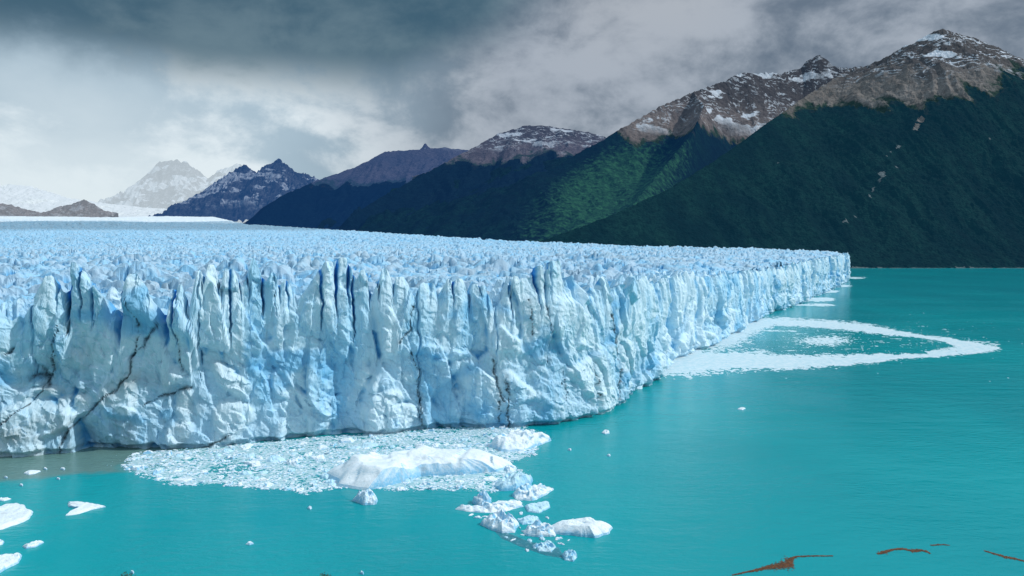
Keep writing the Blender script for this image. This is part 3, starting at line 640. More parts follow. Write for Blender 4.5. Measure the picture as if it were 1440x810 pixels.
# ------------------------------------------------------------------ floating ice
def floe_mesh(outline, hgt, seed, rings=16, steep=.8, rough=.35, tilt=(0, 0), sub=110, under=.7):
    """outline: star-shaped polygon in metres about the origin"""
    o = np.array(outline, float); n = len(o)
    per = np.r_[0, np.cumsum(np.linalg.norm(np.diff(np.vstack([o, o[:1]]), axis=0), axis=1))]
    t = np.linspace(0, per[-1], sub, endpoint=False); oc = np.vstack([o, o[:1]])
    bx = np.interp(t, per, oc[:, 0]); by = np.interp(t, per, oc[:, 1])
    size = math.sqrt(max(bx.ptp() if hasattr(bx, 'ptp') else np.ptp(bx), .1) * max(np.ptp(by), .1))
    jn = 1 + .10 * fbm(bx / size * 5, by / size * 5, seed, 4)
    bx = bx * jn; by = by * jn
    V = [(0.0, 0.0, 0.0)]; fr = list(np.linspace(0, 1, rings + 1)[1:] ** .8) + [1.03]
    X = [np.zeros(1)]; Y = [np.zeros(1)]; Rr = [np.zeros(1)]
    for f in fr: X.append(bx * f); Y.append(by * f); Rr.append(np.full(sub, f))
    X = np.concatenate(X); Y = np.concatenate(Y); Rr = np.concatenate(Rr)
    prof = np.clip((1 - np.clip(Rr, 0, 1)) / (1 - steep), 0, 1) ** .6
    nz = planes(X / size * 3.2, Y / size * 3.2, seed + 3, 1.1, 14) + .45 * planes(X / size * 8, Y / size * 8, seed + 4, 1.1) + .45 * fbm(X / size * 9, Y / size * 9, seed + 5, 3)
    Z = hgt * prof * np.clip(1 + rough * 1.1 * nz + tilt[0] * X / size + tilt[1] * Y / size, .12, 3)
    Z = np.where(Rr >= 1.02, -under, Z + .02)
    tris = []
    for i in range(sub): tris.append((0, 1 + i, 1 + (i + 1) % sub))
    for r in range(len(fr) - 1):
        a = 1 + r * sub; b = a + sub
        for i in range(sub):
            j = (i + 1) % sub; tris.append((a + i, b + i, b + j)); tris.append((a + i, b + j, a + j))
    return np.stack([X, Y, Z], -1), np.array(tris)
def px_floe(name, pix, hgt, seed, mat, label, group=None, cat='ice floe', **kw):
    W = np.array([water_at(*p) for p in pix]); c = W.mean(0); W = c + (W - c) * (1.1 if hgt > 1 else 1.0); hgt = hgt * (.8 if seed in (3, 5, 6, 9, 11) else 1)
    V, Tq = floe_mesh(W - c, hgt, seed, **kw)
    o = mesh_obj(name, V, Tq, mat, tri=True, smooth=False, loc=(c[0], c[1], 0)); return tag(o, label, cat, group)

px_floe('iceberg', [(474, 668), (500, 660), (545, 652), (600, 645), (660, 648), (705, 652), (712, 657), (690, 664), (640, 668), (592, 670), (555, 681), (522, 688), (488, 682)], 4.6, 1, FLOE,
        'largest flat white iceberg with a blue broken left end, lying in the brash', cat='iceberg', steep=.70, rough=.34, tilt=(-.25, .15), sub=260, rings=40)
px_floe('iceberg', [(692, 628), (712, 620), (745, 613), (765, 615), (773, 620), (752, 628), (735, 634), (708, 634)], 3.2, 2, FLOE,
        'dirt-edged white iceberg at the right end of the brash below the prow', cat='iceberg', steep=.7, rough=.6, sub=150, rings=22)
px_floe('iceberg', [(698, 684), (712, 676), (735, 672), (747, 676), (745, 684), (725, 689), (705, 690)], 3.6, 3, BLUEBERG,
        'smooth pale blue iceberg just right of the largest iceberg', cat='iceberg', steep=.6, rough=.4, sub=130, rings=20)
px_floe('iceberg', [(497, 704), (508, 699), (522, 697), (530, 703), (528, 709), (512, 710)], 2.6, 4, FLOE, 'small peaked white iceberg alone below the largest iceberg', cat='iceberg', steep=.45, rough=.6)
px_floe('iceberg', [(665, 708), (674, 703), (690, 702), (690, 709), (678, 713)], 3.0, 5, FLOE, 'small white iceberg with a pointed tip above the broken cluster', cat='iceberg', steep=.4, rough=.7)
px_floe('iceberg', [(722, 697), (735, 690), (760, 686), (776, 689), (765, 697), (748, 704), (728, 702)], 2.2, 6, FLOE, 'ragged grey-white iceberg right below the smooth blue one', cat='iceberg', steep=.6, rough=.8)
px_floe('ice_floe', [(738, 713), (752, 709), (772, 707), (774, 714), (758, 722), (742, 720)], .7, 7, BLUEBERG, 'low pale ice floe awash to the right of the broken cluster', steep=.8)
px_floe('ice_floe', [(645, 716), (668, 713), (700, 711), (730, 708), (731, 713), (710, 719), (690, 721), (664, 720)], 1.3, 8, FLOE, 'long thin white floe at the top left of the broken cluster', steep=.6, rough=.7)
px_floe('iceberg', [(678, 738), (690, 730), (700, 723), (716, 735), (728, 737), (722, 748), (706, 749), (690, 744)], 3.4, 9, FLOE, 'craggy white iceberg with two arms in the middle of the broken cluster', cat='iceberg', steep=.45, rough=.6, sub=150, rings=22)
px_floe('ice_floe', [(726, 731), (742, 726), (758, 729), (752, 737), (735, 738)], .8, 10, BLUEBERG, 'small pale glassy floe beside the craggy iceberg', steep=.6, rough=.7)
px_floe('ice_floe', [(735, 747), (752, 741), (770, 742), (783, 748), (778, 754), (758, 755), (742, 753)], 1.7, 11, FLOE, 'white rounded floe left of the smooth oval berg', steep=.55, rough=.7)
px_floe('iceberg', [(771, 745), (782, 741), (808, 738), (838, 738), (856, 743), (855, 750), (835, 756), (808, 753), (785, 751)], 2.3, 12, FLOE, 'smooth oval white berg at the right of the broken cluster', cat='iceberg', steep=.62, rough=.15, sub=150, rings=22)
px_floe('ice_floe', [(748, 770), (760, 764), (775, 763), (782, 770), (775, 777), (758, 776)], .9, 13, BLUEBERG, 'murky half-sunk floe below the white rounded one', steep=.5, rough=.8)
px_floe('ice_floe', [(790, 782), (798, 776), (810, 777), (812, 784), (806, 790), (794, 788)], 1.0, 14, BLUEBERG, 'glassy ice lump, lowest of the broken cluster', steep=.4, rough=.9)
px_floe('sunken_ice', [(690, 742), (720, 752), (745, 762), (785, 770), (800, 786), (770, 782), (735, 770), (705, 757)], .10, 15, SUNK, 'dark submerged ice shelf under the lower edge of the broken cluster', cat='sunken ice', steep=.8)
px_floe('ice_floe', [(-30, 730), (-8, 716), (8, 711), (24, 709), (36, 712), (38, 717), (48, 720), (42, 730), (24, 738), (4, 745), (-20, 748)], .8, 16, FLOE, 'broad white floe cut by the left edge, above two others', steep=.85)
px_floe('ice_floe', [(-30, 795), (-10, 785), (12, 781), (32, 781), (26, 792), (10, 800), (-10, 812), (-30, 815)], .9, 17, FLOE, 'white floe in the lower left corner of the picture', steep=.85)
px_floe('ice_floe', [(91, 726), (96, 722), (112, 719), (120, 718), (96, 713), (95, 707), (110, 706), (132, 709), (151, 713), (128, 717), (112, 723)], .6, 18, FLOE, 'arrow-shaped white floe drifting in open water at lower left', steep=.8)
px_floe('ice_floe', [(31, 769), (44, 765), (58, 761), (62, 763), (50, 770), (36, 772)], .7, 19, FLOE, 'narrow white floe above the lower left corner floe', steep=.7)
px_floe('ice_floe', [(-8, 764), (0, 760), (6, 763), (4, 766), (-4, 768)], .6, 20, FLOE, 'tiny white floe at the left edge between larger ones', steep=.6)
px_floe('ice_floe', [(-6, 704), (0, 701), (12, 701), (16, 702), (6, 705)], .4, 21, FLOE, 'thin white floe at left edge on the silty water', steep=.7)
px_floe('ice_floe', [(345, 766), (352, 763), (357, 765), (351, 767)], .5, 22, FLOE, 'lone small white ice chip in open water at lower centre left', steep=.6)
px_floe('ice_floe', [(432, 715), (436, 713), (439, 715), (436, 717)], .5, 23, FLOE, 'lone small ice chip below the brash, left of the peaked iceberg', steep=.6)
px_floe('ice_floe', [(846, 609), (850, 606), (857, 607), (857, 610), (851, 611)], .9, 24, FLOE, 'small white ice chunk in open water right of the prow', steep=.5)
px_floe('ice_floe', [(1037, 576), (1043, 574), (1049, 575), (1044, 577)], .7, 25, FLOE, 'farthest right lone ice chip in the open turquoise water', steep=.6)
px_floe('ice_floe', [(33, 666), (38, 663), (50, 662), (58, 663), (48, 667), (40, 668)], .5, 26, FLOE, 'flat white floe on the brown silty water below the wall', steep=.7)
for i, (x, y, w, lab) in enumerate([(88, 660, 4, 'small ice chip on silty water nearest the brash'), (64, 660, 3, 'small ice chip right of the flat floe on silty water'), (8, 672, 3, 'small ice chip left of the flat floe on silty water'), (30, 683, 3, 'lowest small ice chip on the silty water'),
                                  (82, 674, 3, 'ice chip at the edge of the silty water'), (856, 641, 3, 'faint ice chip in open water right of the brash'), (801, 633, 3, 'small ice chip just right of the dirt-edged iceberg'),
                                  (186, 806, 3, 'ice speck at the bottom edge'), (509, 807, 3, 'ice speck at bottom edge below the peaked iceberg')]):
    px_floe('ice_floe', [(x - w, y), (x - w / 3, y - w * .45), (x + w, y - w * .1), (x + w / 2, y + w * .4)], .5, 40 + i, FLOE, lab, steep=.6, sub=24, rings=4)

# brash at the foot of the wall
brash_poly = [(168, 658), (184, 637), (300, 627), (450, 614), (600, 603), (690, 599), (742, 598), (772, 613), (755, 640), (720, 652), (745, 668), (742, 682), (690, 694), (650, 690), (560, 692), (510, 686), (470, 688), (430, 697), (400, 690), (370, 690), (300, 682), (240, 684), (200, 672)]
BP = np.array([water_at(*p) for p in brash_poly])
big_poly = np.array([water_at(*p) for p in [(478, 668), (545, 652), (600, 645), (700, 650), (690, 662), (592, 668), (522, 686)]])
rng = np.random.RandomState(5)
protos = []
for i in range(14):
    n = rng.randint(6, 10); a = np.sort(rng.uniform(0, 2 * math.pi, n)); r = rng.uniform(.55, 1.0, n)
    V, Tq = floe_mesh(np.stack([np.cos(a) * r, np.sin(a) * r * rng.uniform(.6, 1)], 1), rng.uniform(.16, .34), 100 + i, rings=5, steep=rng.uniform(.55, .85), rough=.6, sub=26, under=.15)
    me_o = mesh_obj('ice_chunk', V, Tq, [FLOE, FLOE, FLOE, BLUEBERG, FLOE][i % 5] if i < 13 else FLOE, tri=True, smooth=False); protos.append(me_o)
pts = []; tries = 0
sizes = np.sort(np.r_[rng.uniform(2.6, 5.2, 34), rng.uniform(1.5, 2.6, 110), rng.uniform(.9, 1.5, 130)])[::-1]
for r in sizes:
    for _ in range(80):
        x = rng.uniform(BP[:, 0].min(), BP[:, 0].max()); y = rng.uniform(BP[:, 1].min(), BP[:, 1].max())
        X = np.array([x]); Y = np.array([y])
        if not inside(X, Y, BP)[0] or inside(X, Y, big_poly)[0]: continue
        if dist_poly(X, Y, FPl)[0] < .4 * r + 3.4 or dist_poly(X, Y, np.vstack([BP, BP[:1]]))[0] < r * .7: continue
        if all((x - a) ** 2 + (y - b) ** 2 > (.66 * (r + c)) ** 2 for a, b, c in pts): pts.append((x, y, r)); break
for i, (x, y, r) in enumerate(pts):
    o = protos[i] if i < len(protos) else protos[rng.randint(len(protos))].copy()
    if i >= len(protos): COL.objects.link(o)
    o.location = (x, y, rng.uniform(-.05, .05)); o.rotation_euler = (0, 0, rng.uniform(0, 6.28)); o.scale = (r, r, rng.uniform(.5, 1.25) * r ** .7)
    lab = 'white ice chunk packed among others in the brash at the foot of the ice wall'
    tag(o, lab, 'ice chunk', 'ice chunks packed in the brash below the wall')

frag = [(662, 724), (672, 728), (684, 727), (735, 752), (745, 760), (730, 742), (762, 758), (770, 762), (790, 765), (785, 758), (712, 756), (722, 760), (700, 726), (757, 742), (680, 700), (752, 702), (770, 728), (733, 722), (800, 760), (742, 774)]
for (x, y) in frag:                              # crumbs between the bergs of the broken cluster
    o = protos[rng.randint(len(protos))].copy(); COL.objects.link(o); w = water_at(x, y); r = rng.uniform(.5, 1.3)
    o.location = (w[0], w[1], 0); o.rotation_euler = (0, 0, rng.uniform(0, 6.28)); o.scale = (r * 1.5, r, r * .9)
    tag(o, 'small ice fragment between the bergs of the broken cluster at lower centre', 'ice chunk', 'ice fragments in the broken cluster')
def bits(name, label, polys, n, smin, smax, seed, dens, mat, hz=.5):
    rg = np.random.RandomState(seed); Vs = []; Ts = []; base = 0
    bb = np.vstack(polys); X = rg.uniform(bb[:, 0].min(), bb[:, 0].max(), n); Y = rg.uniform(bb[:, 1].min(), bb[:, 1].max(), n)
    ok = np.zeros(n, bool)
    for p in polys: ok |= inside(X, Y, p)
    ok &= rg.uniform(0, 1, n) < dens(X, Y); X = X[ok]; Y = Y[ok]; m = len(X)
    r = smin + (smax - smin) * rg.uniform(0, 1, m) ** 3; ns = 6
    ang = (np.arange(ns) / ns * 2 * math.pi)[None] + rg.uniform(0, 6.28, m)[:, None]; rr = r[:, None] * rg.uniform(.55, 1.1, (m, ns))
    asp = rg.uniform(.6, 1, m)[:, None]; h = r * hz * rg.uniform(.4, 1.2, m)
    bx = X[:, None] + np.cos(ang) * rr; by = Y[:, None] + np.sin(ang) * rr * asp
    hb = h[:, None] * rg.uniform(.5, 1.1, (m, ns))
    lowr = np.stack([bx, by, np.full_like(bx, -.06)], -1); top = np.stack([X[:, None] + (bx - X[:, None]) * .78, Y[:, None] + (by - Y[:, None]) * .78, hb], -1)
    ctr = np.stack([X, Y, h * 1.15], -1)[:, None]
    V = np.concatenate([lowr, top, ctr], 1).reshape(-1, 3); st = (np.arange(m) * (2 * ns + 1))[:, None, None]
    t = []
    for i in range(ns):
        j = (i + 1) % ns; t += [(i, j, ns + j), (i, ns + j, ns + i), (ns + i, ns + j, 2 * ns)]
    Tq = (st + np.array(t)[None]).reshape(-1, 3)
    return tag(mesh_obj(name, V, Tq, mat, tri=True, smooth=False), label, 'brash ice', kind='stuff')
bits('brash_ice', 'small broken ice filling the gaps between the chunks below the wall', [BP], 30000, .2, 1.0, 61,
     lambda X, Y: np.clip(.75 + 1.6 * fbm(X / 9, Y / 5, 611, 3), .05, 1) * ss(0, 3.0, dist_poly(X, Y, np.vstack([BP, BP[:1]])) + 1.2), FLOE, .32)
edge = np.vstack([BP]); c0 = BP.mean(0)
halo = c0 + (BP - c0) * 1.06
bits('brash_ice', 'sparse ice crumbs drifting off the lower edge of the brash', [halo], 14000, .06, .28, 62, lambda X, Y: .25 * np.clip(.4 + 2 * fbm(X / 6, Y / 4, 612, 3), 0, 1), FLOE)

# ring of fine brash off the right wall -----------------------------------
def brash_sheet(name, label, box_px, fn, seed, stepx, mat):
    """sheet of fine brash: kept only where the drifting density is high"""
    W = np.array([water_at(*p) for p in box_px]); x0, x1 = W[:, 0].min(), W[:, 0].max(); y0, y1 = W[:, 1].min(), W[:, 1].max()
    xs = np.arange(x0, x1, stepx); ys = np.arange(y0, y1, stepx * 1.5); X, Y = np.meshgrid(xs, ys)
    PX = 720 + F * X / (Y * cp + H * sp); PY = 405 - F * ((0 - H) * cp + Y * sp) / (Y * cp + H * sp)
    d = fn(PX, PY, X, Y)
    Z = .03 + .10 * np.clip(d, 0, 1) + .16 * np.abs(fbm(X / 2.2, Y / 2.2, seed, 3)); Z = np.where(d > .08, Z, -.05)
    Q = grid_quads(*X.shape); Q = Q[(d.reshape(-1)[Q] > 0).any(1)]
    v, q, _ = compact(np.stack([X, Y, Z], -1).reshape(-1, 3), Q)
    return tag(mesh_obj(name, v, q, mat, smooth=False), label, 'brash ice', kind='stuff')
def pdist(PX, PY, line):
    best = np.full(PX.shape, 1e9); wd = np.zeros(PX.shape)
    for a, b in zip(line[:-1], line[1:]):
        ax, ay, aw = a; bx, by, bw = b; dx, dy = bx - ax, (by - ay) * 4
        t = np.clip(((PX - ax) * dx + (PY - ay) * 4 * dy) / (dx * dx + dy * dy), 0, 1)
        d = np.hypot(PX - ax - t * dx, (PY - ay) * 4 - t * dy); w = (aw + t * (bw - aw)) * 4
        q = d / w; m = q < best; best = np.where(m, q, best)
    return best
RING = [(915, 527, 3), (955, 510, 17), (1015, 506, 15), (1100, 509, 11), (1180, 507, 8), (1250, 502, 4.5), (1300, 500, 3), (1340, 495, 5), (1376, 489, 7), (1360, 484, 5), (1325, 477, 2.5), (1290, 472, 2.5), (1250, 467, 4), (1200, 459, 6), (1130, 454, 5.5), (1080, 452, 6), (1040, 460, 9), (1000, 478, 12)]
def ring_fn(PX, PY, X, Y):
    n1 = fbm(X / 16, Y / 30, 701, 4); n2 = fbm(X / 3.5, Y / 5, 702, 4, .6)
    q = pdist(PX + 9 * n1, PY + 3.0 * n1, RING)
    n3 = fbm(X / 9, Y / 9, 704, 4, .65); d = 1.05 - q + .75 * n2 + .35 * n1 + .6 * n3
    core = np.exp(-(((PX - 1160) / 45) ** 2 + ((PY - 479) / 8) ** 2)) * 1.15 - .62 + 1.3 * n2 + .3 * n1
    wisp = (np.exp(-((PY - (464 + (PX - 1030) * .02)) / 2.0) ** 2) * (PX > 1020) * (PX < 1120)) * 1.0 - .75 + .8 * n2 + .3 * n1
    inner = ((PX > 1000) & (PX < 1350) & (PY > 458) & (PY < 503)) * (.9 * fbm(X / 22, Y / 9, 703, 5, .65) - .26 + .35 * n2)
    left = np.exp(-((PX - 985) / 60) ** 2 - ((PY - 508) / 14) ** 2) * 1.4 - .5 + .3 * n2
    crumb = ((PX > 900) & (PX < 1000) & (PY > 515)) * (np.exp(-((PY - 526) / 5) ** 2) * .7 - .55 + .8 * n2)
    return np.maximum.reduce([d, core, wisp, inner, left, crumb]) - .02
BR = NT('brash_slush'); P_ = BR.pos()
c_ = BR.mix(BR.ramp(BR.noise(P_, .25, 6, .7), .35, .65), (.42, .62, .68), (.66, .74, .77)); BR.link(c_, BR.b.inputs['Base Color']); BR.b.inputs['Roughness'].default_value = .7
BR.link(BR.bump(BR.noise(P_, 1.2, 5, .7), .7, .3), BR.b.inputs['Normal'])
brash_sheet('brash_ice', 'pale ring of fine brash ice curling out from the right wall', [(890, 540), (1400, 440), (1400, 540), (890, 440)], ring_fn, 71, .8, BR.m)
RB = np.array([water_at(*p) for p in [(900, 540), (960, 532), (1100, 522), (1300, 508), (1400, 494), (1405, 484), (1340, 470), (1240, 456), (1100, 442), (1000, 470)]])
def ring_dens(X, Y):
    PX = 720 + F * X / (Y * cp + H * sp); PY = 405 - F * (-H * cp + Y * sp) / (Y * cp + H * sp)
    q = pdist(PX, PY, RING); return np.clip(np.exp(-((q - 1) / .5) ** 2) * (.4 + 1.3 * fbm(X / 14, Y / 14, 731, 4)), 0, 1) + .05
bits('brash_ice', 'loose crumbs along the edges of the pale ring of brash ice', [RB], 26000, .25, 1.0, 63, ring_dens, FLOE, .25)
SM = NT('wet_slush'); P_ = SM.pos(); SM.link(SM.mix(SM.ramp(SM.noise(P_, .8, 6, .7), .35, .65), (.24, .50, .56), (.58, .71, .74)), SM.b.inputs['Base Color']); SM.b.inputs['Roughness'].default_value = .6
SM.link(SM.bump(SM.noise(P_, 2.5, 5, .7), .8, .2), SM.b.inputs['Normal']); SLUSH = SM.m
def slush_fn(PX, PY, X, Y):
    e = dist_poly(X, Y, np.vstack([BP, BP[:1]])); i = inside(X, Y, BP)
    hole = np.exp(-(((PX - 330) / 26) ** 2 + ((PY - 659) / 7) ** 2)) + .7 * np.exp(-(((PX - 470) / 20) ** 2 + ((PY - 672) / 6) ** 2))
    return np.where(i, np.clip(e / 3, 0, 1) * .75, -.6 - e * .1) - .52 + 1.0 * fbm(X / 1.8, Y / 1.8, 721, 4, .6) + .7 * fbm(X / 9, Y / 6, 722, 3) - 1.2 * hole
SL = brash_sheet('brash_ice', 'pale slush between the ice chunks under the ice wall', [(150, 700), (780, 598), (780, 700), (150, 598)], slush_fn, 75, .3, SLUSH)
def strip_fn(PX, PY, X, Y):
    n1 = fbm(X / 40, Y / 25, 711, 3); n2 = fbm(X / 6, Y / 12, 712, 4, .65); d = np.full(PX.shape, -1.0)
    for (xa, xb, y, w) in [(1105, 1182, 421, 3.0), (1115, 1185, 429, 1.6), (1140, 1188, 410, 2.0), (1160, 1207, 402, 2.0), (1190, 1225, 391, 1.3), (1120, 1160, 415, 1.5)]:
        m = ss(xa - 6, xa + 12, PX) * ss(xb + 6, xb - 25, PX); d = np.maximum(d, m * 1.2 * np.exp(-((PY + n1 * 2 - y) / w) ** 2) - .5 + .55 * n2 + .2 * n1)
    return d
brash_sheet('brash_ice', 'streaks of fine brash ice along the far end of the right wall', [(1090, 440), (1235, 386), (1235, 440), (1090, 386)], strip_fn, 73, 1.6, BR.m)

# ------------------------------------------------------------------ floating weed
WD = NT('brown_weed'); P_ = WD.pos(); c_ = WD.mix(WD.ramp(WD.noise(P_, 1.5, 5, .7), .35, .65), (.06, .020, .006), (.20, .075, .022)); WD.link(c_, WD.b.inputs['Base Color']); WD.b.inputs['Roughness'].default_value = .8
WD.link(WD.bump(WD.noise(P_, 6, 4, .7), 1, .1), WD.b.inputs['Normal'])
def weed(pix_w, label, seed):
    W = [(water_at(x, y), w) for x, y, w in pix_w]; rg = np.random.RandomState(seed)
    xs = np.array([p[0] for p, _ in W]); ys = np.array([p[1] for p, _ in W]); ws = np.array([w for _, w in W]) * .165
    L = np.r_[0, np.cumsum(np.hypot(np.diff(xs), np.diff(ys)))]; c = (float(xs.mean()), float(ys.mean())); V = []; Q = []
    n = int(60 * L[-1] * (1 + ws.mean() * 1.6))
    for i in range(n):
        t = rg.uniform(0, L[-1]); w = np.interp(t, L, ws)
        if rg.uniform() > min(1, .45 + w): continue
        x = np.interp(t, L, xs) + .25 * fbm(np.array([t * 1.3]), np.array([0.]), seed, 3)[0] + rg.normal(0, .08); y = np.interp(t, L, ys) + rg.normal(0, .5) * w * 2.0
        a_ = rg.normal(0, .7); l = rg.uniform(.2, .55) * (1 + .5 * w); h = rg.uniform(.02, .10); wd_ = rg.uniform(.04, .12); p = []
        for k_ in range(5):                       # one curled frond
            f = k_ / 4; aa = a_ + .5 * f * rg.normal(); px_ = x + l * (f - .5) * math.cos(aa); py_ = y + l * (f - .5) * math.sin(aa); ww = wd_ * math.sin(math.pi * (f * .85 + .1)); z = .02 + h * math.sin(math.pi * f)
            V += [(px_ - c[0] + ww * math.sin(aa), py_ - c[1] - ww * math.cos(aa), z), (px_ - c[0] - ww * math.sin(aa), py_ - c[1] + ww * math.cos(aa), z + .02)]
        b_ = len(V) - 10
        for k_ in range(4): Q.append((b_ + 2 * k_, b_ + 2 * k_ + 1, b_ + 2 * k_ + 3, b_ + 2 * k_ + 2))
    o = mesh_obj('floating_weed', V, Q, WD.m, smooth=False, loc=(c[0], c[1], 0)); return tag(o, label, 'floating weed')
weed([(1030, 809, .4), (1058, 803, 1.2), (1082, 798, 2.8), (1098, 796, 5.5), (1110, 793, 8), (1113, 786, 2.0), (1120, 783, 1), (1145, 782, .7), (1170, 782, .6)], 'dark reddish brown weed patch with trailing ends at the bottom edge', 801)
weed([(1235, 779, 1.5), (1243, 777, 2), (1255, 773, 1.2), (1270, 772, 1.6), (1283, 775, 2.6), (1295, 774, 2), (1306, 777, 2.6)], 'thin brown weed strip floating near the bottom, second from the right', 811)
weed([(1310, 767, .6), (1325, 766, .9), (1335, 767, .4)], 'faint small brown weed thread above and between the two strips', 821)
weed([(1385, 775, 1), (1398, 779, 2.0), (1412, 783, 3), (1428, 786, 2), (1450, 792, .8)], 'brown weed strip floating near the lower right corner', 831)

# ------------------------------------------------------------------ hillside under the viewpoint and two tree tops
HS = NT('hillside_soil'); P_ = HS.pos(); c_ = HS.mix(HS.ramp(HS.noise(P_, .4, 5, .6), .35, .65), (.05, .06, .03), (.10, .085, .06)); HS.link(c_, HS.b.inputs['Base Color']); HS.b.inputs['Roughness'].default_value = .95
xs = np.linspace(-160, 200, 120); ys = np.linspace(-80, 135, 90); X, Y = np.meshgrid(xs, ys)
def hill_z(X, Y): return np.minimum(58 - .47 * np.maximum(Y, 0) + .0 * X, 72) + 1.5 * fbm(np.asarray(X, float) / 12, np.asarray(Y, float) / 12, 901, 3)
hs = mesh_obj('hillside', np.stack([X, Y, hill_z(X, Y)], -1).reshape(-1, 3), grid_quads(*X.shape), HS.m); tag(hs, kind='structure')
BK = NT('bark'); BK.b.inputs['Base Color'].default_value = (.07, .055, .04, 1); BK.b.inputs['Roughness'].default_value = .9
BK.link(BK.bump(BK.noise(BK.pos(), 8, 4, .6), .8, .05), BK.b.inputs['Normal'])
LF = NT('beech_leaves'); P_ = LF.pos(); LF.link(LF.mix(LF.ramp(LF.noise(P_, 2.5, 3, .6), .35, .65), (.03, .055, .012), (.075, .10, .02)), LF.b.inputs['Base Color']); LF.b.inputs['Roughness'].default_value = .6
def tree(px, py, d, hgt, seed, label):
    top = at(px, py, d); gz = float(hill_z(np.array([top[0]]), np.array([top[1]]))[0]); Ht = top[2] - gz
    r = random.Random(seed); root = empty('tree', (float(top[0]), float(top[1]), gz - .3)); tag(root, label, 'tree', 'trees below the viewpoint')
    V = []; Q = []
    def tube(pts, rads, ns=7):
        b = len(V)
        for (p, rd) in zip(pts, rads):
            for i in range(ns):
                a = 2 * math.pi * i / ns; V.append((p[0] + rd * math.cos(a), p[1] + rd * math.sin(a), p[2]))
        for j in range(len(pts) - 1):
            for i in range(ns):
                k2 = (i + 1) % ns; Q.append((b + j * ns + i, b + j * ns + k2, b + (j + 1) * ns + k2, b + (j + 1) * ns + i))
    n = 9; tube([(.15 * math.sin(i), .1 * math.cos(i * 1.3), Ht * .97 * i / n) for i in range(n + 1)], [.22 * (1 - .93 * i / n) for i in range(n + 1)])
    cl = []
    for i in range(46):
        h = Ht * (.22 + .76 * i / 46); a = r.uniform(0, 6.28); L = (1 - (h / Ht) ** 2) * 2.6 * r.uniform(.6, 1.1) + .15
        e = (L * math.cos(a), L * math.sin(a), h + L * .35); tube([(0, 0, h), (e[0] * .5, e[1] * .5, h + L * .1), e], [.06, .04, .012], 5)
        for k2 in range(7):
            f = r.uniform(.35, 1.05); cl.append((e[0] * f, e[1] * f, h + L * .35 * f, .28 + .12 * L))
    for k2 in range(14): cl.append((r.uniform(-.25, .25), r.uniform(-.25, .25), Ht - r.uniform(.1, 1.0), .22))
    tr = mesh_obj('trunk', V, Q, BK.m, root); V2 = []; Q2 = []
    for (x, y, z, s) in cl:
        for q in range(26):
            cx, cy, cz = (x + r.gauss(0, s), y + r.gauss(0, s), z + r.gauss(0, s * .6)); l = r.uniform(.05, .11)
            u = np.array([r.gauss(0, 1) for _ in range(3)]); u /= np.linalg.norm(u); w = np.cross(u, [r.gauss(0, 1) for _ in range(3)]); w /= np.linalg.norm(w); c = np.array([cx, cy, cz]); b = len(V2)
            V2 += [c - u * l, c + w * l * .55, c + u * l, c - w * l * .55]; Q2.append((b, b + 1, b + 2, b + 3))
    mesh_obj('crown', V2, Q2, LF.m, root, smooth=False)
tree(175, 803, 62, 13, 1, 'green treetop just poking up at the bottom edge, the left one')
tree(457, 802, 70, 12, 2, 'green treetop just poking up at the bottom edge, the right one')

# ------------------------------------------------------------------ light and sky
SUN_AZ = math.radians(93)     # clockwise from the view direction (+Y)
SUN_EL = math.radians(41)
sd = bpy.data.lights.new('sun', 'SUN'); so = bpy.data.objects.new('sun', sd); COL.objects.link(so)
sd.energy = 2.75; sd.angle = math.radians(.6); sd.color = (1.0, .99, .97)
so.rotation_euler = (math.pi / 2 - SUN_EL, 0, math.pi - SUN_AZ); so.location = (300, -100, 400)
wd = bpy.data.worlds.new('World'); C.world = wd; wd.use_nodes = True
class WT(NT):
    def __init__(s): s.t = wd.node_tree
W = WT(); bg = wd.node_tree.nodes['Background']; wout = wd.node_tree.nodes['World Output']
sky = W.n('ShaderNodeTexSky', sky_type='NISHITA', sun_disc=False); sky.sun_elevation = SUN_EL; sky.sun_rotation = SUN_AZ
W.link(sky.outputs[0], bg.inputs[0]); bg.inputs[1].default_value = .07
dirv = W.n('ShaderNodeTexCoord').outputs['Generated']; dx, dy, dz = W.sep(dirv)
hyp = W.math('SQRT', W.math('ADD', W.math('MULTIPLY', dx, dx), W.math('MULTIPLY', dy, dy)))
el = W.math('DIVIDE', dz, W.math('MAXIMUM', hyp, .02))                     # tan of elevation
az = W.math('ARCTAN2', dx, dy)
zz = W.math('ADD', W.math('MAXIMUM', dz, 0), .16)
cv = W.n('ShaderNodeCombineXYZ'); W.link(W.math('DIVIDE', dx, zz), cv.inputs[0]); W.link(W.math('DIVIDE', dy, zz), cv.inputs[1]); cv.inputs[2].default_value = 3.1
n_big = W.noise(cv.outputs[0], .75, 4, .5, .3); n_med = W.noise(cv.outputs[0], 1.7, 6, .58, .35)
n_dir = W.noise(W.scaled(dirv, (1, 1, 1.9)), 4.2, 7, .52, .12)
azn = W.math('ADD', az, W.math('MULTIPLY', W.math('SUBTRACT', n_dir, .5), .22)); eln = W.math('ADD', el, W.math('MULTIPLY', W.math('SUBTRACT', n_dir, .5), .16))
n_bil = W.noise(W.scaled(dirv, (1, 1, 1.5)), 8.0, 9, .62, .2)
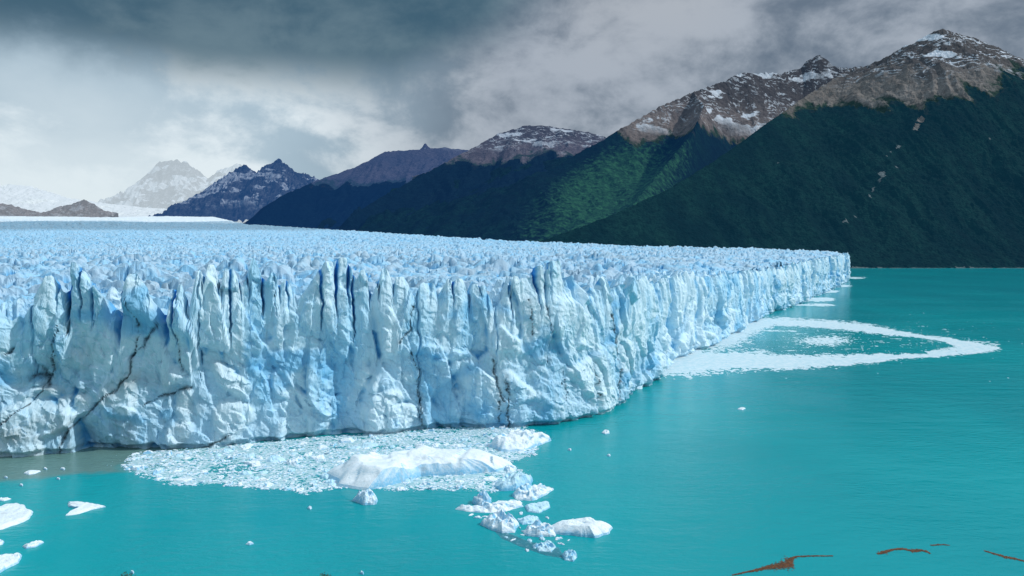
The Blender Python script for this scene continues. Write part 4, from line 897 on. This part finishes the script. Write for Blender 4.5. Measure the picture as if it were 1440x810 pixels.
n_dir = W.math('ADD', W.math('MULTIPLY', n_dir, .58), W.math('MULTIPLY', n_bil, .42))
cloud = W.mix(W.ramp(n_dir, .42, .585), (.13, .175, .235), (.40, .45, .52))
left = W.ramp(azn, .02, -.36)                                           # bright haze over the far ice
bright = W.mix(W.ramp(n_dir, .44, .56), (.40, .53, .63), (.79, .88, .93))
low = W.ramp(eln, .22, .03)
bright = W.mix(W.math('MULTIPLY', low, W.ramp(azn, -.28, -.5)), bright, (.76, .86, .91))
cloud = W.mix(W.math('MULTIPLY', left, W.ramp(eln, .34, .22)), cloud, bright)
# dark shelf of cloud across the top left
shelf_edge = W.math('ADD', W.math('MULTIPLY', W.math('MAXIMUM', az, -.16), .50), .305)
shelf = W.math('MULTIPLY', W.ramp(W.math('SUBTRACT', W.math('ADD', el, W.math('MULTIPLY', W.math('SUBTRACT', n_dir, .5), .16)), shelf_edge), -.05, .04), W.ramp(az, .12, -.05))
dark = W.mix(W.ramp(n_dir, .40, .62), (.042, .108, .162), (.115, .195, .245))
cloud = W.mix(W.math('MULTIPLY', shelf, .96), cloud, dark)
lift = W.math('MULTIPLY', W.ramp(el, .20, .40), W.math('MULTIPLY', W.ramp(az, .02, .12), W.ramp(az, .36, .22)))
cloud = W.mix(W.math('MULTIPLY', lift, W.ramp(n_dir, .4, .6, .1, .8)), cloud, (.46, .49, .53))
over = W.ramp(dz, .46, .70); cloud = W.mix(over, cloud, (.58, .78, .95))      # sky above the view, brightened and blued as soft fill
bg2 = W.n('ShaderNodeBackground'); W.link(cloud, bg2.inputs[0]); bg2.inputs[1].default_value = 1.0
mx = W.n('ShaderNodeMixShader'); mx.inputs[0].default_value = .93
W.link(bg.outputs[0], mx.inputs[1]); W.link(bg2.outputs[0], mx.inputs[2]); W.link(mx.outputs[0], wout.inputs[0])

C.view_settings.view_transform = 'Standard'; C.view_settings.look = 'None'; C.view_settings.exposure = 0
C.cycles.use_denoising = True
C.cycles.max_bounces = 6; C.cycles.diffuse_bounces = 3; C.cycles.glossy_bounces = 2
